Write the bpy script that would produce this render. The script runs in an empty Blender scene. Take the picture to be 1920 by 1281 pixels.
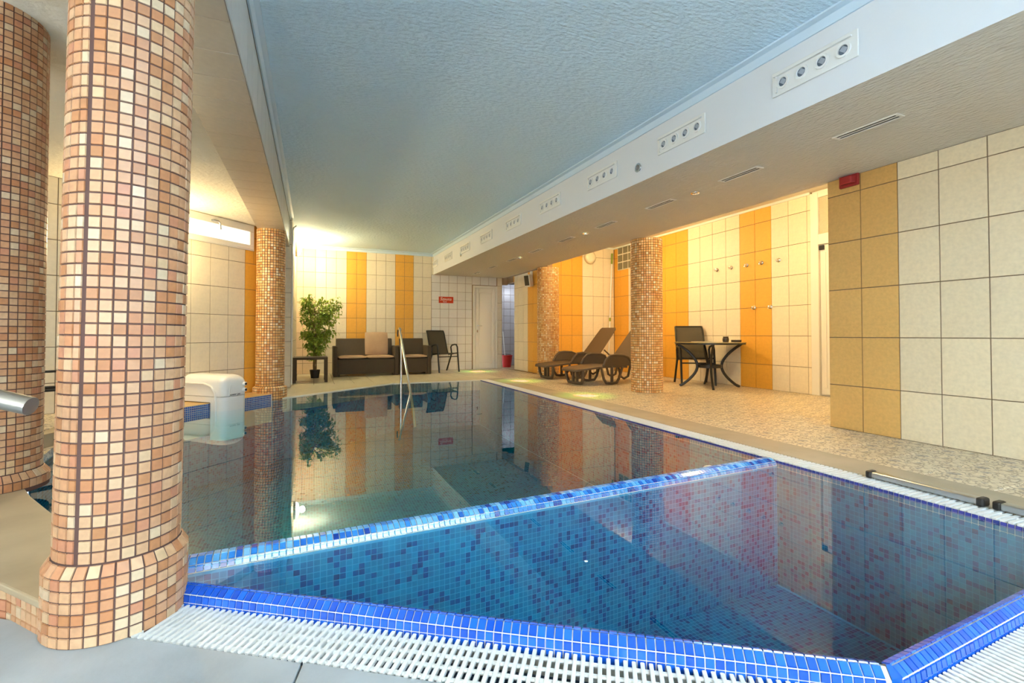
import bpy, bmesh, math, random
from mathutils import Vector, Matrix
random.seed(7)
R = math.radians
PI = math.pi
col = bpy.context.scene.collection
sc = bpy.context.scene

# ------------------------------------------------------------------ camera / world / exposure
F, PX, PY, PITCH, YAW, H = 890., 960., 611.5, R(1.0), R(22.8), .88
cam = bpy.data.objects.new('camera', bpy.data.cameras.new('camera'))
col.objects.link(cam)
cam.data.sensor_width = 36
cam.data.lens = F / 1920 * 36
cam.data.shift_y = (PY - 640.5) / 1920
cam.data.clip_start = .02
cam.location = (0, 0, H)
cam.rotation_euler = (PI / 2 + PITCH, 0, -YAW)
sc.camera = cam
w = bpy.data.worlds.new('world'); sc.world = w; w.use_nodes = True
w.node_tree.nodes['Background'].inputs[0].default_value = (.72, .86, 1, 1)
w.node_tree.nodes['Background'].inputs[1].default_value = 1.2
sc.view_settings.view_transform = 'Standard'
sc.view_settings.look = 'None'
sc.view_settings.gamma = 1
sc.view_settings.exposure = 1.12
sc.view_settings.use_curve_mapping = False

def area(name, loc, rot, sx, sy, power, color):
    l = bpy.data.lights.new(name, 'AREA'); l.shape = 'RECTANGLE'; l.size = sx; l.size_y = sy
    l.energy = power; l.color = color
    o = bpy.data.objects.new(name, l); o.location = loc; o.rotation_euler = rot; col.objects.link(o); return o
def point(name, loc, power, color, r=.1):
    l = bpy.data.lights.new(name, 'POINT'); l.energy = power; l.color = color; l.shadow_soft_size = r
    o = bpy.data.objects.new(name, l); o.location = loc; col.objects.link(o); return o
def spot(name, loc, power, color, ang, blend=.6, r=.01):
    l = bpy.data.lights.new(name, 'SPOT'); l.energy = power; l.color = color; l.spot_size = R(ang); l.spot_blend = blend; l.shadow_soft_size = r
    o = bpy.data.objects.new(name, l); o.location = loc; col.objects.link(o); return o
WARM = (1, .72, .35)
# added fill for an assumed unseen window behind the camera, tilted at the ceiling
area('fill_behind', (.6, -2.9, 1.55), (R(-131), 0, 0), 5.0, 2.2, 1600, (.84, .92, 1))
area('fill_left', (-4.35, -.4, 1.55), (R(124), 0, R(-90)), 4.2, 1.8, 115, (.84, .92, 1))  # second added fill; left wall has no opening, brightens fascia and ceiling
# alcove ceiling lamps (their fittings are built below)
ALC = [(4.95, 3.45, 2.80), (4.92, 7.5, 2.80)]
point('alcove_lamp_a', (4.95, 3.45, 2.74), 62, WARM, .1)
point('alcove_lamp_b', (4.92, 7.5, 2.74), 50, WARM, .1)
point('wall_lamp_far', (-.165, 10.45, 2.60), 46, (1, .79, .45), .05)
point('wall_lamp_bay', (-1.635, 6.385, 1.86), 34, (1, .77, .40), .05)

# ------------------------------------------------------------------ pixel helper (directions only; distance from plane touched)
fw = Vector((math.sin(YAW) * math.cos(PITCH), math.cos(YAW) * math.cos(PITCH), math.sin(PITCH)))
rt = Vector((math.cos(YAW), -math.sin(YAW), 0)); up = rt.cross(fw); CP = Vector((0, 0, H))
def ray(x, y): return fw + rt * ((x - PX) / F) - up * ((y - PY) / F)
def gz(x, y, z=0.): d = ray(x, y); return CP + d * ((z - H) / d.z)
def gx(x, y, X): d = ray(x, y); return CP + d * (X / d.x)

# ------------------------------------------------------------------ materials
MATS = {}
def mat(name, c, rough=.5, metal=0., var=0., vscale=8., c2=None, bump=0., bscale=40., obj=0., emis=0., spec=.5, stretch=None, trans=0., detail=4.):
    if name in MATS: return MATS[name]
    m = bpy.data.materials.new(name); m.use_nodes = True; nt = m.node_tree; N = nt.nodes; L = nt.links
    b = N['Principled BSDF']
    b.inputs['Base Color'].default_value = (*c, 1); b.inputs['Roughness'].default_value = rough
    b.inputs['Metallic'].default_value = metal; b.inputs['Specular IOR Level'].default_value = spec
    if trans: b.inputs['Transmission Weight'].default_value = trans
    tc = None
    if var or bump:
        tc = N.new('ShaderNodeTexCoord'); mp = N.new('ShaderNodeMapping'); L.new(tc.outputs['Object'], mp.inputs[0])
        if stretch: mp.inputs['Scale'].default_value = stretch
    src = None
    if var:
        n = N.new('ShaderNodeTexNoise'); n.inputs['Scale'].default_value = vscale; n.inputs['Detail'].default_value = detail
        L.new(mp.outputs[0], n.inputs[0])
        r = N.new('ShaderNodeValToRGB'); r.color_ramp.elements[0].position = .32; r.color_ramp.elements[1].position = .68
        c2 = c2 or tuple(max(0, v * (1 - var)) for v in c)
        r.color_ramp.elements[0].color = (*c2, 1); r.color_ramp.elements[1].color = (*c, 1)
        L.new(n.outputs[0], r.inputs[0]); src = r.outputs[0]
    if obj:
        oi = N.new('ShaderNodeObjectInfo'); mr = N.new('ShaderNodeMapRange'); mr.inputs[3].default_value = 1 - obj; mr.inputs[4].default_value = 1 + obj
        L.new(oi.outputs['Random'], mr.inputs[0])
        hs = N.new('ShaderNodeHueSaturation'); L.new(mr.outputs[0], hs.inputs['Value'])
        if src: L.new(src, hs.inputs['Color'])
        else: hs.inputs['Color'].default_value = (*c, 1)
        src = hs.outputs[0]
    if src: L.new(src, b.inputs['Base Color'])
    if bump:
        n2 = N.new('ShaderNodeTexNoise'); n2.inputs['Scale'].default_value = bscale; n2.inputs['Detail'].default_value = 5
        L.new(mp.outputs[0], n2.inputs[0])
        bp = N.new('ShaderNodeBump'); bp.inputs['Strength'].default_value = bump; bp.inputs['Distance'].default_value = .02
        L.new(n2.outputs[0], bp.inputs['Height']); L.new(bp.outputs[0], b.inputs['Normal'])
    if emis:
        b.inputs['Emission Color'].default_value = (*c, 1); b.inputs['Emission Strength'].default_value = emis
    MATS[name] = m; return m

CREAM = mat('tile_cream', (.82, .71, .51), .55, var=.07, vscale=25, obj=.03)
CREAM_R = mat('tile_beige', (.80, .68, .46), .4, var=.10, vscale=40, obj=.03)
ORANGE = mat('tile_orange', (.80, .40, .045), .55, var=.08, vscale=30, obj=.03)
ORANGE_R = mat('tile_ochre', (.70, .42, .13), .4, var=.12, vscale=40, obj=.03)
WHITE_T = mat('tile_white', (.80, .77, .70), .25, var=.04, vscale=20, obj=.03)
PEACH = mat('tile_peach', (.82, .60, .38), .55, var=.07, vscale=25, obj=.03)
GROUT = mat('grout_brown', (.20, .14, .08), .9)
GROUT_W = mat('grout_tan', (.30, .19, .09), .9)
GROUT_C = mat('grout_column', (.105, .055, .045), .9)
GROUT_B = mat('grout_pale', (.62, .58, .50), .9)
GROUT_P = mat('grout_pool', (.03, .30, .50), .8)
STUCCO = mat('stucco_blue', (.66, .86, 1.0), .8, bump=1., bscale=20, stretch=(1, 2.2, 1))
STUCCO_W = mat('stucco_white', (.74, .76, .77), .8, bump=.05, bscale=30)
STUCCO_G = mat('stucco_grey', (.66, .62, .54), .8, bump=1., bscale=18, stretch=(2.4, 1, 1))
STUCCO_L = mat('stucco_bay', (.74, .68, .55), .8, bump=.5, bscale=24)
CORNICE = mat('cornice_blue', (.60, .75, .86), .6)
CONC = mat('grey_slab', (.42, .45, .46), .5, var=.3, vscale=2.2, bump=.05, bscale=60, c2=(.26, .29, .30), detail=6.)
CONCW = mat('beige_slab', (.50, .41, .27), .45, var=.2, vscale=2.5, c2=(.33, .26, .16), detail=6.)
STRIP = mat('strip_stone', (.45, .38, .27), .45, var=.2, vscale=3., c2=(.34, .29, .20))
STEEL = mat('steel', (.72, .72, .70), .16, 1.)
STEELD = mat('steel_brushed', (.45, .47, .48), .3, 1.)
CHROME = mat('chrome', (.85, .85, .83), .07, 1.)
WPLA = mat('white_plastic', (.80, .80, .76), .35)
WPLAW = mat('ivory_plastic', (.80, .76, .66), .3)
WPAINT = mat('white_paint', (.80, .76, .66), .35)
BLACK = mat('black_plastic', (.012, .011, .010), .45)
RATTAN = mat('rattan_brown', (.085, .057, .030), .6, bump=.8, bscale=90, stretch=(1, 1, 2))
RESIN = mat('resin_brown', (.092, .060, .032), .5, bump=.25, bscale=120)
SLING = mat('sling_fabric', (.085, .070, .040), .7, bump=.4, bscale=220)
FRAME = mat('chair_frame', (.030, .028, .022), .4, .3)
CUSH = mat('cushion_tan', (.58, .38, .22), .85, var=.08, vscale=12, bump=.2, bscale=60)
RED = mat('red_plastic', (.55, .02, .015), .4)
REDD = mat('alarm_red', (.33, .018, .018), .4)
SIGN = mat('sign_red', (.60, .045, .015), .15)
DARK = mat('dark_void', (.015, .017, .02), .8)
GREYT = mat('tile_grey', (.42, .42, .45), .35, obj=.03)
LEAF = mat('leaf_green', (.15, .30, .015), .45, var=.55, vscale=9, c2=(.42, .47, .05))
BARK = mat('bark', (.26, .17, .07), .8)
TGLASS = mat('table_glass', (.30, .27, .13), .08, spec=.8)
CERAM = mat('dark_ceramic', (.05, .035, .02), .35)
PAPER = mat('paper', (.45, .38, .25), .7)
GREEN = mat('green_grip', (.22, .30, .02), .5)
LAMPG = mat('lamp_glow', (1, .90, .66), .4, emis=9.)
LAMPO = mat('lamp_ivory', (.82, .74, .55), .35)
WINP = mat('window_pane_lit', (.93, .98, 1.), .3, emis=.36, var=.25, vscale=9, stretch=(1, 1, .25))
FROST = mat('frosted_pane', (.55, .50, .34), .35, bump=.6, bscale=70)
BLOCKG = mat('glass_block_face', (.20, .18, .11), .12, bump=.3, bscale=30, spec=.8)
MORTAR = mat('mortar', (.72, .68, .55), .7)
COLP = [mat('col_tile_%d' % i, tuple(v * .80 for v in c), .42, var=.18, vscale=45) for i, c in enumerate([
    (.72, .38, .19), (.76, .45, .24), (.64, .28, .12), (.80, .54, .31), (.68, .33, .16), (.82, .62, .40), (.74, .41, .22), (.60, .27, .11), (.78, .48, .27), (.68, .30, .16)])]
POOLP = [mat('pool_tile_%d' % i, tuple(v * .72 for v in c), .25) for i, c in enumerate([(.001, .22, .44), (.001, .25, .49), (.001, .18, .39), (.002, .29, .53), (.001, .085, .30), (.001, .06, .24)])]
PWT = [.25, .22, .19, .12, .13, .09]
RIMP = [mat('rim_tile_%d' % i, c, .12, spec=.7) for i, c in enumerate([(.008, .10, .56), (.006, .085, .50), (.010, .12, .60), (.006, .07, .44)])]
DIVP = [mat('div_tile_%d' % i, c, .14, spec=.7) for i, c in enumerate([(.03, .22, .62), (.08, .34, .70), (.02, .14, .52), (.22, .50, .78), (.01, .05, .32), (.12, .40, .72)])]
LEDP = [mat('ledge_tile_%d' % i, c, .2) for i, c in enumerate([(.02, .10, .42), (.03, .14, .5), (.012, .06, .32)])]
GRATE = mat('grate_white', (.78, .78, .74), .4, var=.05, vscale=60)

# patterned deck tile
def deck_mat(name, a, b, c, s=1.):
    m = bpy.data.materials.new(name); m.use_nodes = True; N = m.node_tree.nodes; L = m.node_tree.links; p = N['Principled BSDF']
    tc = N.new('ShaderNodeTexCoord')
    v = N.new('ShaderNodeTexVoronoi'); v.feature = 'DISTANCE_TO_EDGE'; v.inputs['Scale'].default_value = 24 * s
    n = N.new('ShaderNodeTexNoise'); n.inputs['Scale'].default_value = 9 * s; n.inputs['Detail'].default_value = 6
    ad = N.new('ShaderNodeMixRGB'); ad.inputs[0].default_value = .12; L.new(tc.outputs['Object'], ad.inputs[1]); L.new(n.outputs['Color'], ad.inputs[2])
    L.new(ad.outputs[0], v.inputs[0]); L.new(tc.outputs['Object'], n.inputs[0])
    r1 = N.new('ShaderNodeValToRGB'); r1.color_ramp.elements[0].position = .0; r1.color_ramp.elements[1].position = .12
    r1.color_ramp.elements[0].color = (*b, 1); r1.color_ramp.elements[1].color = (*a, 1); L.new(v.outputs[0], r1.inputs[0])
    n2 = N.new('ShaderNodeTexNoise'); n2.inputs['Scale'].default_value = 16 * s; n2.inputs['Detail'].default_value = 3; L.new(tc.outputs['Object'], n2.inputs[0])
    r2 = N.new('ShaderNodeValToRGB'); r2.color_ramp.elements[0].position = .57; r2.color_ramp.elements[1].position = .64
    L.new(n2.outputs[0], r2.inputs[0]); r2.color_ramp.elements[0].color = (0, 0, 0, 1); r2.color_ramp.elements[1].color = (.75, .75, .75, 1)
    mx = N.new('ShaderNodeMixRGB'); L.new(r2.outputs[0], mx.inputs[0]); L.new(r1.outputs[0], mx.inputs[1]); mx.inputs[2].default_value = (*c, 1)
    L.new(mx.outputs[0], p.inputs['Base Color']); p.inputs['Roughness'].default_value = .35
    return m
DECK = deck_mat('deck_tile', (.74, .64, .46), (.27, .19, .10), (.13, .14, .18))
DECKB = mat('deck_tile_plain', (.72, .64, .44), .3, var=.10, vscale=14, obj=.03)

# ------------------------------------------------------------------ mesh helpers
class MB:
    def __init__(s): s.v = []; s.f = []; s.m = []
    def add(s, vs, fs, mi=0, M=None):
        o = len(s.v)
        s.v += [tuple(M @ Vector(p)) if M else tuple(p) for p in vs]
        for f in fs: s.f.append(tuple(o + i for i in f)); s.m.append(mi)
        return s
    def box(s, a, b, mi=0, M=None):
        x0, y0, z0 = a; x1, y1, z1 = b
        x0, x1 = min(x0, x1), max(x0, x1); y0, y1 = min(y0, y1), max(y0, y1); z0, z1 = min(z0, z1), max(z0, z1)
        return s.add([(x0, y0, z0), (x1, y0, z0), (x1, y1, z0), (x0, y1, z0), (x0, y0, z1), (x1, y0, z1), (x1, y1, z1), (x0, y1, z1)],
                     [(0, 3, 2, 1), (4, 5, 6, 7), (0, 1, 5, 4), (1, 2, 6, 5), (2, 3, 7, 6), (3, 0, 4, 7)], mi, M)
    def prism(s, poly, z0, z1, mi=0, M=None, cap=True):
        n = len(poly)
        vs = [(x, y, z0) for x, y in poly] + [(x, y, z1) for x, y in poly]
        fs = [(i, (i + 1) % n, n + (i + 1) % n, n + i) for i in range(n)]
        if cap: fs += [tuple(range(n - 1, -1, -1)), tuple(range(n, 2 * n))]
        return s.add(vs, fs, mi, M)
    def lathe(s, prof, n=24, mi=0, M=None, cap=True):
        vs = []
        for r, z in prof: vs += [(r * math.cos(2 * PI * k / n), r * math.sin(2 * PI * k / n), z) for k in range(n)]
        fs = []
        for i in range(len(prof) - 1):
            for k in range(n): fs.append((i * n + k, i * n + (k + 1) % n, (i + 1) * n + (k + 1) % n, (i + 1) * n + k))
        if cap:
            fs.append(tuple(range(n - 1, -1, -1))); fs.append(tuple((len(prof) - 1) * n + k for k in range(n)))
        return s.add(vs, fs, mi, M)
    def tube(s, pts, r, n=8, mi=0, M=None, flat=1.):
        pts = [Vector(p) for p in pts]; vs = []; pu = None
        for i, p in enumerate(pts):
            t = (pts[min(i + 1, len(pts) - 1)] - pts[max(i - 1, 0)]).normalized()
            if pu is None: pu = Vector((0, 0, 1)) if abs(t.z) < .9 else Vector((1, 0, 0))
            a = t.cross(pu).normalized(); pu = a.cross(t).normalized()
            rr = r[i] if isinstance(r, (list, tuple)) else r
            for k in range(n):
                an = 2 * PI * k / n; vs.append(p + a * (rr * math.cos(an)) + pu * (rr * flat * math.sin(an)))
        fs = []
        for i in range(len(pts) - 1):
            for k in range(n): fs.append((i * n + k, i * n + (k + 1) % n, (i + 1) * n + (k + 1) % n, (i + 1) * n + k))
        fs += [tuple(range(n - 1, -1, -1)), tuple((len(pts) - 1) * n + k for k in range(n))]
        return s.add(vs, fs, mi, M)
    def mesh(s, name, mats):
        me = bpy.data.meshes.new(name); me.from_pydata(s.v, [], s.f)
        for m in (mats if isinstance(mats, (list, tuple)) else [mats]): me.materials.append(m)
        me.polygons.foreach_set('material_index', s.m); me.update(); return me
    def build(s, name, mats, parent=None, smooth=False, bevel=0., kind=None, label=None):
        me = s.mesh(name, mats)
        if smooth:
            me.polygons.foreach_set('use_smooth', [True] * len(me.polygons))
            try: me.set_sharp_from_angle(angle=R(40))
            except Exception: pass
        o = bpy.data.objects.new(name, me); col.objects.link(o); o.parent = parent
        if bevel:
            b = o.modifiers.new('bevel', 'BEVEL'); b.width = bevel; b.segments = 2; b.limit_method = 'ANGLE'
        if kind: o['kind'] = kind
        if label: o['label'] = label
        return o
def thing(name, label, cat, loc=(0, 0, 0), rz=0., group=None):
    o = bpy.data.objects.new(name, None); col.objects.link(o); o.location = loc; o.rotation_euler = (0, 0, rz); o.empty_display_size = .1
    o['label'] = label; o['category'] = cat
    if group: o['group'] = group
    return o
def tag(o, label, cat, group=None, kind=None):
    o['label'] = label; o['category'] = cat
    if group: o['group'] = group
    if kind: o['kind'] = kind
    return o
def struct(mb, name, m, **k): return mb.build(name, m, kind='structure', **k)
def copy_tree(o, parent=None):
    c = o.copy(); col.objects.link(c); c.parent = parent
    for ch in list(o.children): copy_tree(ch, c)
    return c
def text_part(body, size, m, parent, M, name='lettering', depth=.001, shear=0.):
    cu = bpy.data.curves.new(name, 'FONT'); cu.body = body; cu.size = size; cu.extrude = depth; cu.align_x = 'CENTER'; cu.align_y = 'CENTER'; cu.shear = shear
    t = bpy.data.objects.new('tmp_text', cu); col.objects.link(t)
    dg = bpy.context.evaluated_depsgraph_get(); me = bpy.data.meshes.new_from_object(t.evaluated_get(dg))
    bpy.data.objects.remove(t); me.name = name; me.transform(M); me.materials.clear(); me.materials.append(m)
    o = bpy.data.objects.new(name, me); col.objects.link(o); o.parent = parent; return o
def inst(name, me, parent, loc=(0, 0, 0), rot=(0, 0, 0)):
    o = bpy.data.objects.new(name, me); col.objects.link(o); o.parent = parent; o.location = loc; o.rotation_euler = rot; return o

TC = {}
def tile_mesh(w, h, m, th=.006, ch=.0015, floor=False):
    k = (round(w, 3), round(h, 3), m.name, floor)
    if k not in TC:
        b = MB()
        P = lambda x, y, d: (x, y, d) if floor else (x, -d, y)
        b.add([P(0, 0, 0), P(w, 0, 0), P(w, h, 0), P(0, h, 0), P(ch, ch, th), P(w - ch, ch, th), P(w - ch, h - ch, th), P(ch, h - ch, th)],
              [(4, 5, 6, 7), (0, 1, 5, 4), (1, 2, 6, 5), (2, 3, 7, 6), (3, 0, 4, 7)])
        TC[k] = b.mesh('tile', m)
    return TC[k]
def subtract(rect, holes):
    rs = [rect]
    for h in holes:
        out = []
        for (a, b, c, d) in rs:
            x0, x1, y0, y1 = max(a, h[0]), min(b, h[1]), max(c, h[2]), min(d, h[3])
            if x0 >= x1 or y0 >= y1: out.append((a, b, c, d)); continue
            if a < x0: out.append((a, x0, c, d))
            if x1 < b: out.append((x1, b, c, d))
            if c < y0: out.append((x0, x1, c, y0))
            if y1 < d: out.append((x0, x1, y1, d))
        rs = out
    return [r for r in rs if r[1] - r[0] > .012 and r[3] - r[2] > .012]
def tile_wall(parent, P, ang, cols, rows, holes=(), gap=.006, th=.006):
    """cols: [(u0,u1,material)], rows: [(z0,z1)]; u runs along angle ang, front faces u turned clockwise"""
    ca, sa = math.cos(ang), math.sin(ang)
    for u0, u1, m in cols:
        for z0, z1 in rows:
            for a, b, c, d in subtract((u0, u1, z0, z1), holes):
                me = tile_mesh(b - a - gap, d - c - gap, m, th)
                inst('tile', me, parent, (P[0] + ca * (a + gap / 2), P[1] + sa * (a + gap / 2), c + gap / 2), (0, 0, ang))
def rows_from(z_ref, pitch, z0, z1):
    k = math.floor((z0 - z_ref) / pitch); out = []; z = z_ref + k * pitch
    while z < z1 - 1e-4:
        a, b = max(z, z0), min(z + pitch, z1)
        if b - a > .012: out.append((a, b))
        z += pitch
    return out
def tile_floor(parent, x0, x1, y0, y1, px, py, xr, yr, z, m, gap=.006, inside=None):
    for a, b in rows_from(xr, px, x0, x1):
        for c, d in rows_from(yr, py, y0, y1):
            if inside and not inside((a + b) / 2, (c + d) / 2): continue
            inst('tile', tile_mesh(b - a - gap, d - c - gap, m, .005, .0012, True), parent, (a + gap / 2, c + gap / 2, z))

# ------------------------------------------------------------------ main dimensions
ZC, ZS, ZB, ZL, ZA = 2.85, 2.34, 2.34, 2.40, 2.96
YB, XR, XA, YE, XF = 11.45, 4.56, 6.72, 9.6, 4.68
POOL = [(-.42, 2.04), (1.42, .81), (3.0, .875), (3.0, 8.73), (1.34, 8.70), (-.375, 7.32), (-.50, 7.19), (-1.30, 6.285), (-1.75, 5.6), (-1.82, 4.9), (-1.70, 4.2), (-1.50, 3.62), (-1.36, 3.32), (-1.07, 2.82), (-.74, 2.36)]
ZW, ZP = -.012, -.86
def in_poly(x, y, poly):
    c = False; n = len(poly)
    for i in range(n):
        x1, y1 = poly[i]; x2, y2 = poly[(i + 1) % n]
        if (y1 > y) != (y2 > y) and x < (x2 - x1) * (y - y1) / (y2 - y1) + x1: c = not c
    return c
def offset_poly(poly, d):
    n = len(poly); out = []
    for i in range(n):
        p0, p1, p2 = Vector(poly[i - 1]), Vector(poly[i]), Vector(poly[(i + 1) % n])
        e1 = (p1 - p0).normalized(); e2 = (p2 - p1).normalized()
        n1 = Vector((e1.y, -e1.x)); n2 = Vector((e2.y, -e2.x)); m = (n1 + n2).normalized()
        out.append(tuple(p1 + m * (d / max(.4, m.dot(n1)))))
    return out

# ------------------------------------------------------------------ shell: ceilings, beams, soffit
def fx(y): return 2.945 - (y - 1.0) * .0215            # fascia of the dropped soffit
struct(MB().box((-.40, -3, ZC), (3.05, YB + .1, ZC + .1)), 'ceiling', STUCCO)
b = MB(); b.prism([(fx(-3), -3), (XR + .03, -3), (XR + .03, YB), (fx(YB), YB)], ZS, ZC + .1)
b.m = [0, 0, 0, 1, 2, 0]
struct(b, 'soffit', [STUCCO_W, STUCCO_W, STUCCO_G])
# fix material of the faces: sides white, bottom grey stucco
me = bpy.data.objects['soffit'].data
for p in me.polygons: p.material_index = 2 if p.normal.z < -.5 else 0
struct(MB().box((XR + .03, 2.9, ZA), (8.2, YE + .1, ZA + .1)), 'alcove_ceiling', mat('stucco_alcove', (.80, .74, .62), .8, bump=.4, bscale=30))
b = MB(); yz = [(-3, 2.62), (3.2, 2.60), (4.9, ZL), (9.0, ZL)]
b.add([(x, y_, z) for y_, z in yz for x in (-4.6, -.70)] + [(x, y_, z + .1) for y_, z in yz for x in (-4.6, -.70)], [(2 * i, 2 * i + 2, 2 * i + 3, 2 * i + 1) for i in range(3)] + [(8 + 2 * i, 9 + 2 * i, 11 + 2 * i, 10 + 2 * i) for i in range(3)])
struct(b, 'bay_ceiling', STUCCO_L)
beam = struct(MB().box((-.714, -3, ZB + .006), (-.366, 8.74, ZC + .05)), 'beam', GROUT)
BEAMT = mat('tile_beam', (.50, .43, .33), .35, var=.08, vscale=30, obj=.03)
BEAMS = mat('tile_beam_side', (.66, .66, .62), .3, var=.05, vscale=30, obj=.05)
y = 2.538 - .286 * 5
for i in range(28):
    y1 = min(y + .286, 8.72)
    if y1 - y > .02:
        me = tile_mesh(.346, y1 - y - .004, BEAMT, .006, .0012, True)
        inst('tile', me, beam, (-.367, y + .002, ZB + .006), (0, PI, 0))
        tw = tile_mesh(y1 - y - .004, .42, [BEAMS, BEAMS, PEACH][i % 3 if i % 7 else 2] if False else BEAMS, .006)
        inst('tile', tw, beam, (-.366, y + .002, ZB + .012), (0, 0, PI / 2))
    y += .286
# cornices
def cornice(name, pts, size=.07):
    b = MB(); prof = [(0, 0), (0, -size), (.012, -size), (.018, -size * .72), (size * .45, -size * .30), (size * .75, -.018), (size, -.012), (size, 0)]
    for (p, q, nrm) in pts:
        vs = []; n = len(prof)
        for base in (p, q):
            for o, z in prof: vs.append((base[0] + nrm[0] * o, base[1] + nrm[1] * o, ZC + z))
        fs = [(i, (i + 1) % n, n + (i + 1) % n, n + i) for i in range(n)] + [tuple(range(n)), tuple(range(2 * n - 1, n - 1, -1))]
        b.add(vs, fs)
    return struct(b, name, CORNICE, smooth=True)
cornice('trim_1', [((fx(-3), -3), (fx(YB), YB), (-1, 0))])
cornice('trim_2', [((-.36, -3), (-.36, 8.74), (1, 0))], .06)
cornice('trim_3', [((-.33, YB - .008), (fx(YB), YB - .008), (0, -1))])
struct(MB().prism([(XA - .03, 4.69), (XA - .006, 4.69), (XA - .006, YE), (XA - .03, YE)], ZA - .035, ZA), 'trim_4', mat('trim_pale', (.70, .74, .68), .5))
struct(MB().box((4.9, YE - .03, ZA - .035), (XA - .03, YE - .006, ZA)), 'trim_5', MATS['trim_pale'])

# ------------------------------------------------------------------ walls
# back wall
wb = struct(MB().box((-.45, YB, -.3), (4.535, YB + .12, ZC + .1)).box((4.535, YB, 2.17), (4.7, YB + .12, ZC + .1)), 'wall_back', GROUT_W)
edges = [-.33, -.196, .055, .276, .490, .712, .930, 1.148, 1.367, 1.587, 1.806, 2.021, 2.238, 2.455, 2.672]
cm = [PEACH, PEACH, PEACH, CREAM, CREAM, CREAM, ORANGE, ORANGE, CREAM, CREAM, CREAM, ORANGE, ORANGE, CREAM, CREAM]
tile_wall(wb, (0, YB), 0, [(edges[i], edges[i + 1], cm[i + 1]) for i in range(14)], rows_from(2.265, .338, 0, ZC))
tile_wall(wb, (0, YB), 0, [(2.672, 2.75, CREAM)], rows_from(2.265, .338, ZS, ZC))
sq = [2.676 + .2165 * i for i in range(5)] + [3.715]
tile_wall(wb, (0, YB), 0, [(sq[i], sq[i + 1], WHITE_T) for i in range(5)], rows_from(1.502, .2165, 0, ZS))
tile_wall(wb, (0, YB), 0, [(3.715 + .222 * i, 3.715 + .222 * (i + 1), WHITE_T) for i in range(3)], [(2.13, ZS)])
tile_wall(wb, (0, YB), 0, [(4.395, 4.53, CREAM)], rows_from(1.25, .44, 0, ZS))
# door in back wall
d1 = struct(MB().box((3.735, YB - .03, 0), (4.385, YB + .01, 2.115)), 'door_1', WPAINT)
b = MB()
b.box((3.735, YB - .05, 0), (3.79, YB - .03, 2.115)).box((4.33, YB - .05, 0), (4.385, YB - .03, 2.115)).box((3.79, YB - .05, 2.06), (4.33, YB - .03, 2.115))
b.build('door_frame', WPAINT, d1, bevel=.004)
b = MB()
for (x0, x1, z0, z1) in ((3.80, 3.875, .02, 2.045), (4.245, 4.32, .02, 2.045), (3.875, 4.245, 1.93, 2.045), (3.875, 4.245, .02, .14)): b.box((x0, YB - .044, z0), (x1, YB - .03, z1))
b.build('door_leaf', WPAINT, d1, bevel=.006)
MB().box((3.905, YB - .036, .17), (4.215, YB - .03, 1.90)).build('door_panel', WPAINT, d1, bevel=.004)
h = MB().tube([(3.845, YB - .044, 1.10), (3.845, YB - .085, 1.10), (3.86, YB - .09, 1.10), (3.95, YB - .09, 1.095)], .009).build('door_handle', STEEL, d1, smooth=True)
MB().box((3.83, YB - .05, .93), (3.86, YB - .044, .99)).build('keyhole_plate', STEEL, d1)
# sauna sign
s = thing('wall_sign', 'small red rectangular sign with white lettering on white tiled wall', 'sign', (3.04, YB - .007, 1.73))
MB().box((-.183, -.012, -.078), (.183, 0, .078)).build('sign_board', SIGN, s, bevel=.002)
RX = Matrix.Rotation(PI / 2, 4, 'X')
SW = mat('sign_white', (.85, .80, .70), .4)
text_part('Szauna', .105, SW, s, Matrix.Translation((-.01, -.0135, .02)) @ RX, shear=.25)
text_part('Sauna', .042, SW, s, Matrix.Translation((-.03, -.0135, -.047)) @ RX)

# far right wall (between far doorway and alcove end)
w2 = struct(MB().box((XF, 9.15, -.3), (XF + .12, 10.97, ZS + .1)).box((XF, 10.97, 2.20), (XF + .12, YB, ZS + .1)), 'wall_far_right', GROUT_W)
fe = [10.97, 10.73, 10.42, 10.16, 9.87, 9.58, 9.29]
tile_wall(w2, (XF, 0), -PI / 2, [(-fe[i], -fe[i + 1], [CREAM, CREAM, CREAM, ORANGE, ORANGE, ORANGE][i]) for i in range(6)], rows_from(.70, .627 / 1.42, 0, ZS))
MB().box((XF - .01, 10.97, 2.20), (XF + .12, 11.02, ZS)).build('lintel_tile', ORANGE, w2)
# room beyond the doorway
wd = struct(MB().box((6.0, 10.3, -.3), (6.1, 12.6, 2.5)).box((4.6, 12.5, -.3), (6.0, 12.6, 2.5)).box((XF + .12, 10.2, -.3), (6.1, 10.3, 2.5)), 'wall_corridor', GROUT)
tile_wall(wd, (4.6, 12.5), 0, [(i * .2, i * .2 + .2, GREYT) for i in range(7)], rows_from(0, .2, 0, 2.4))
tile_wall(wd, (6.0, 12.5), -PI / 2, [(i * .2, i * .2 + .2, GREYT) for i in range(11)], rows_from(0, .2, 0, 2.4))
struct(MB().box((XF + .12, 10.2, 2.30), (6.1, 12.6, 2.4)).box((4.4, YB + .12, 2.3), (6.1, 12.6, 2.4)), 'corridor_ceiling', STUCCO_G)
point('corridor_lamp', (5.4, 11.7, 2.1), 12, (.85, .9, 1), .08)

# alcove end wall
we = struct(MB().box((XF, YE, -.3), (XA + .1, YE + .1, ZA + .05)), 'wall_alcove_end', GROUT)
ee = [4.69, 4.97, 5.257, 5.54, 5.823, 6.115, 6.40, 6.70]
tile_wall(we, (0, YE), 0, [(ee[i], ee[i + 1], [ORANGE, ORANGE, ORANGE, ORANGE, CREAM, CREAM, CREAM][i]) for i in range(7)], rows_from(.855, .4615, 0, ZA))
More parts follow.
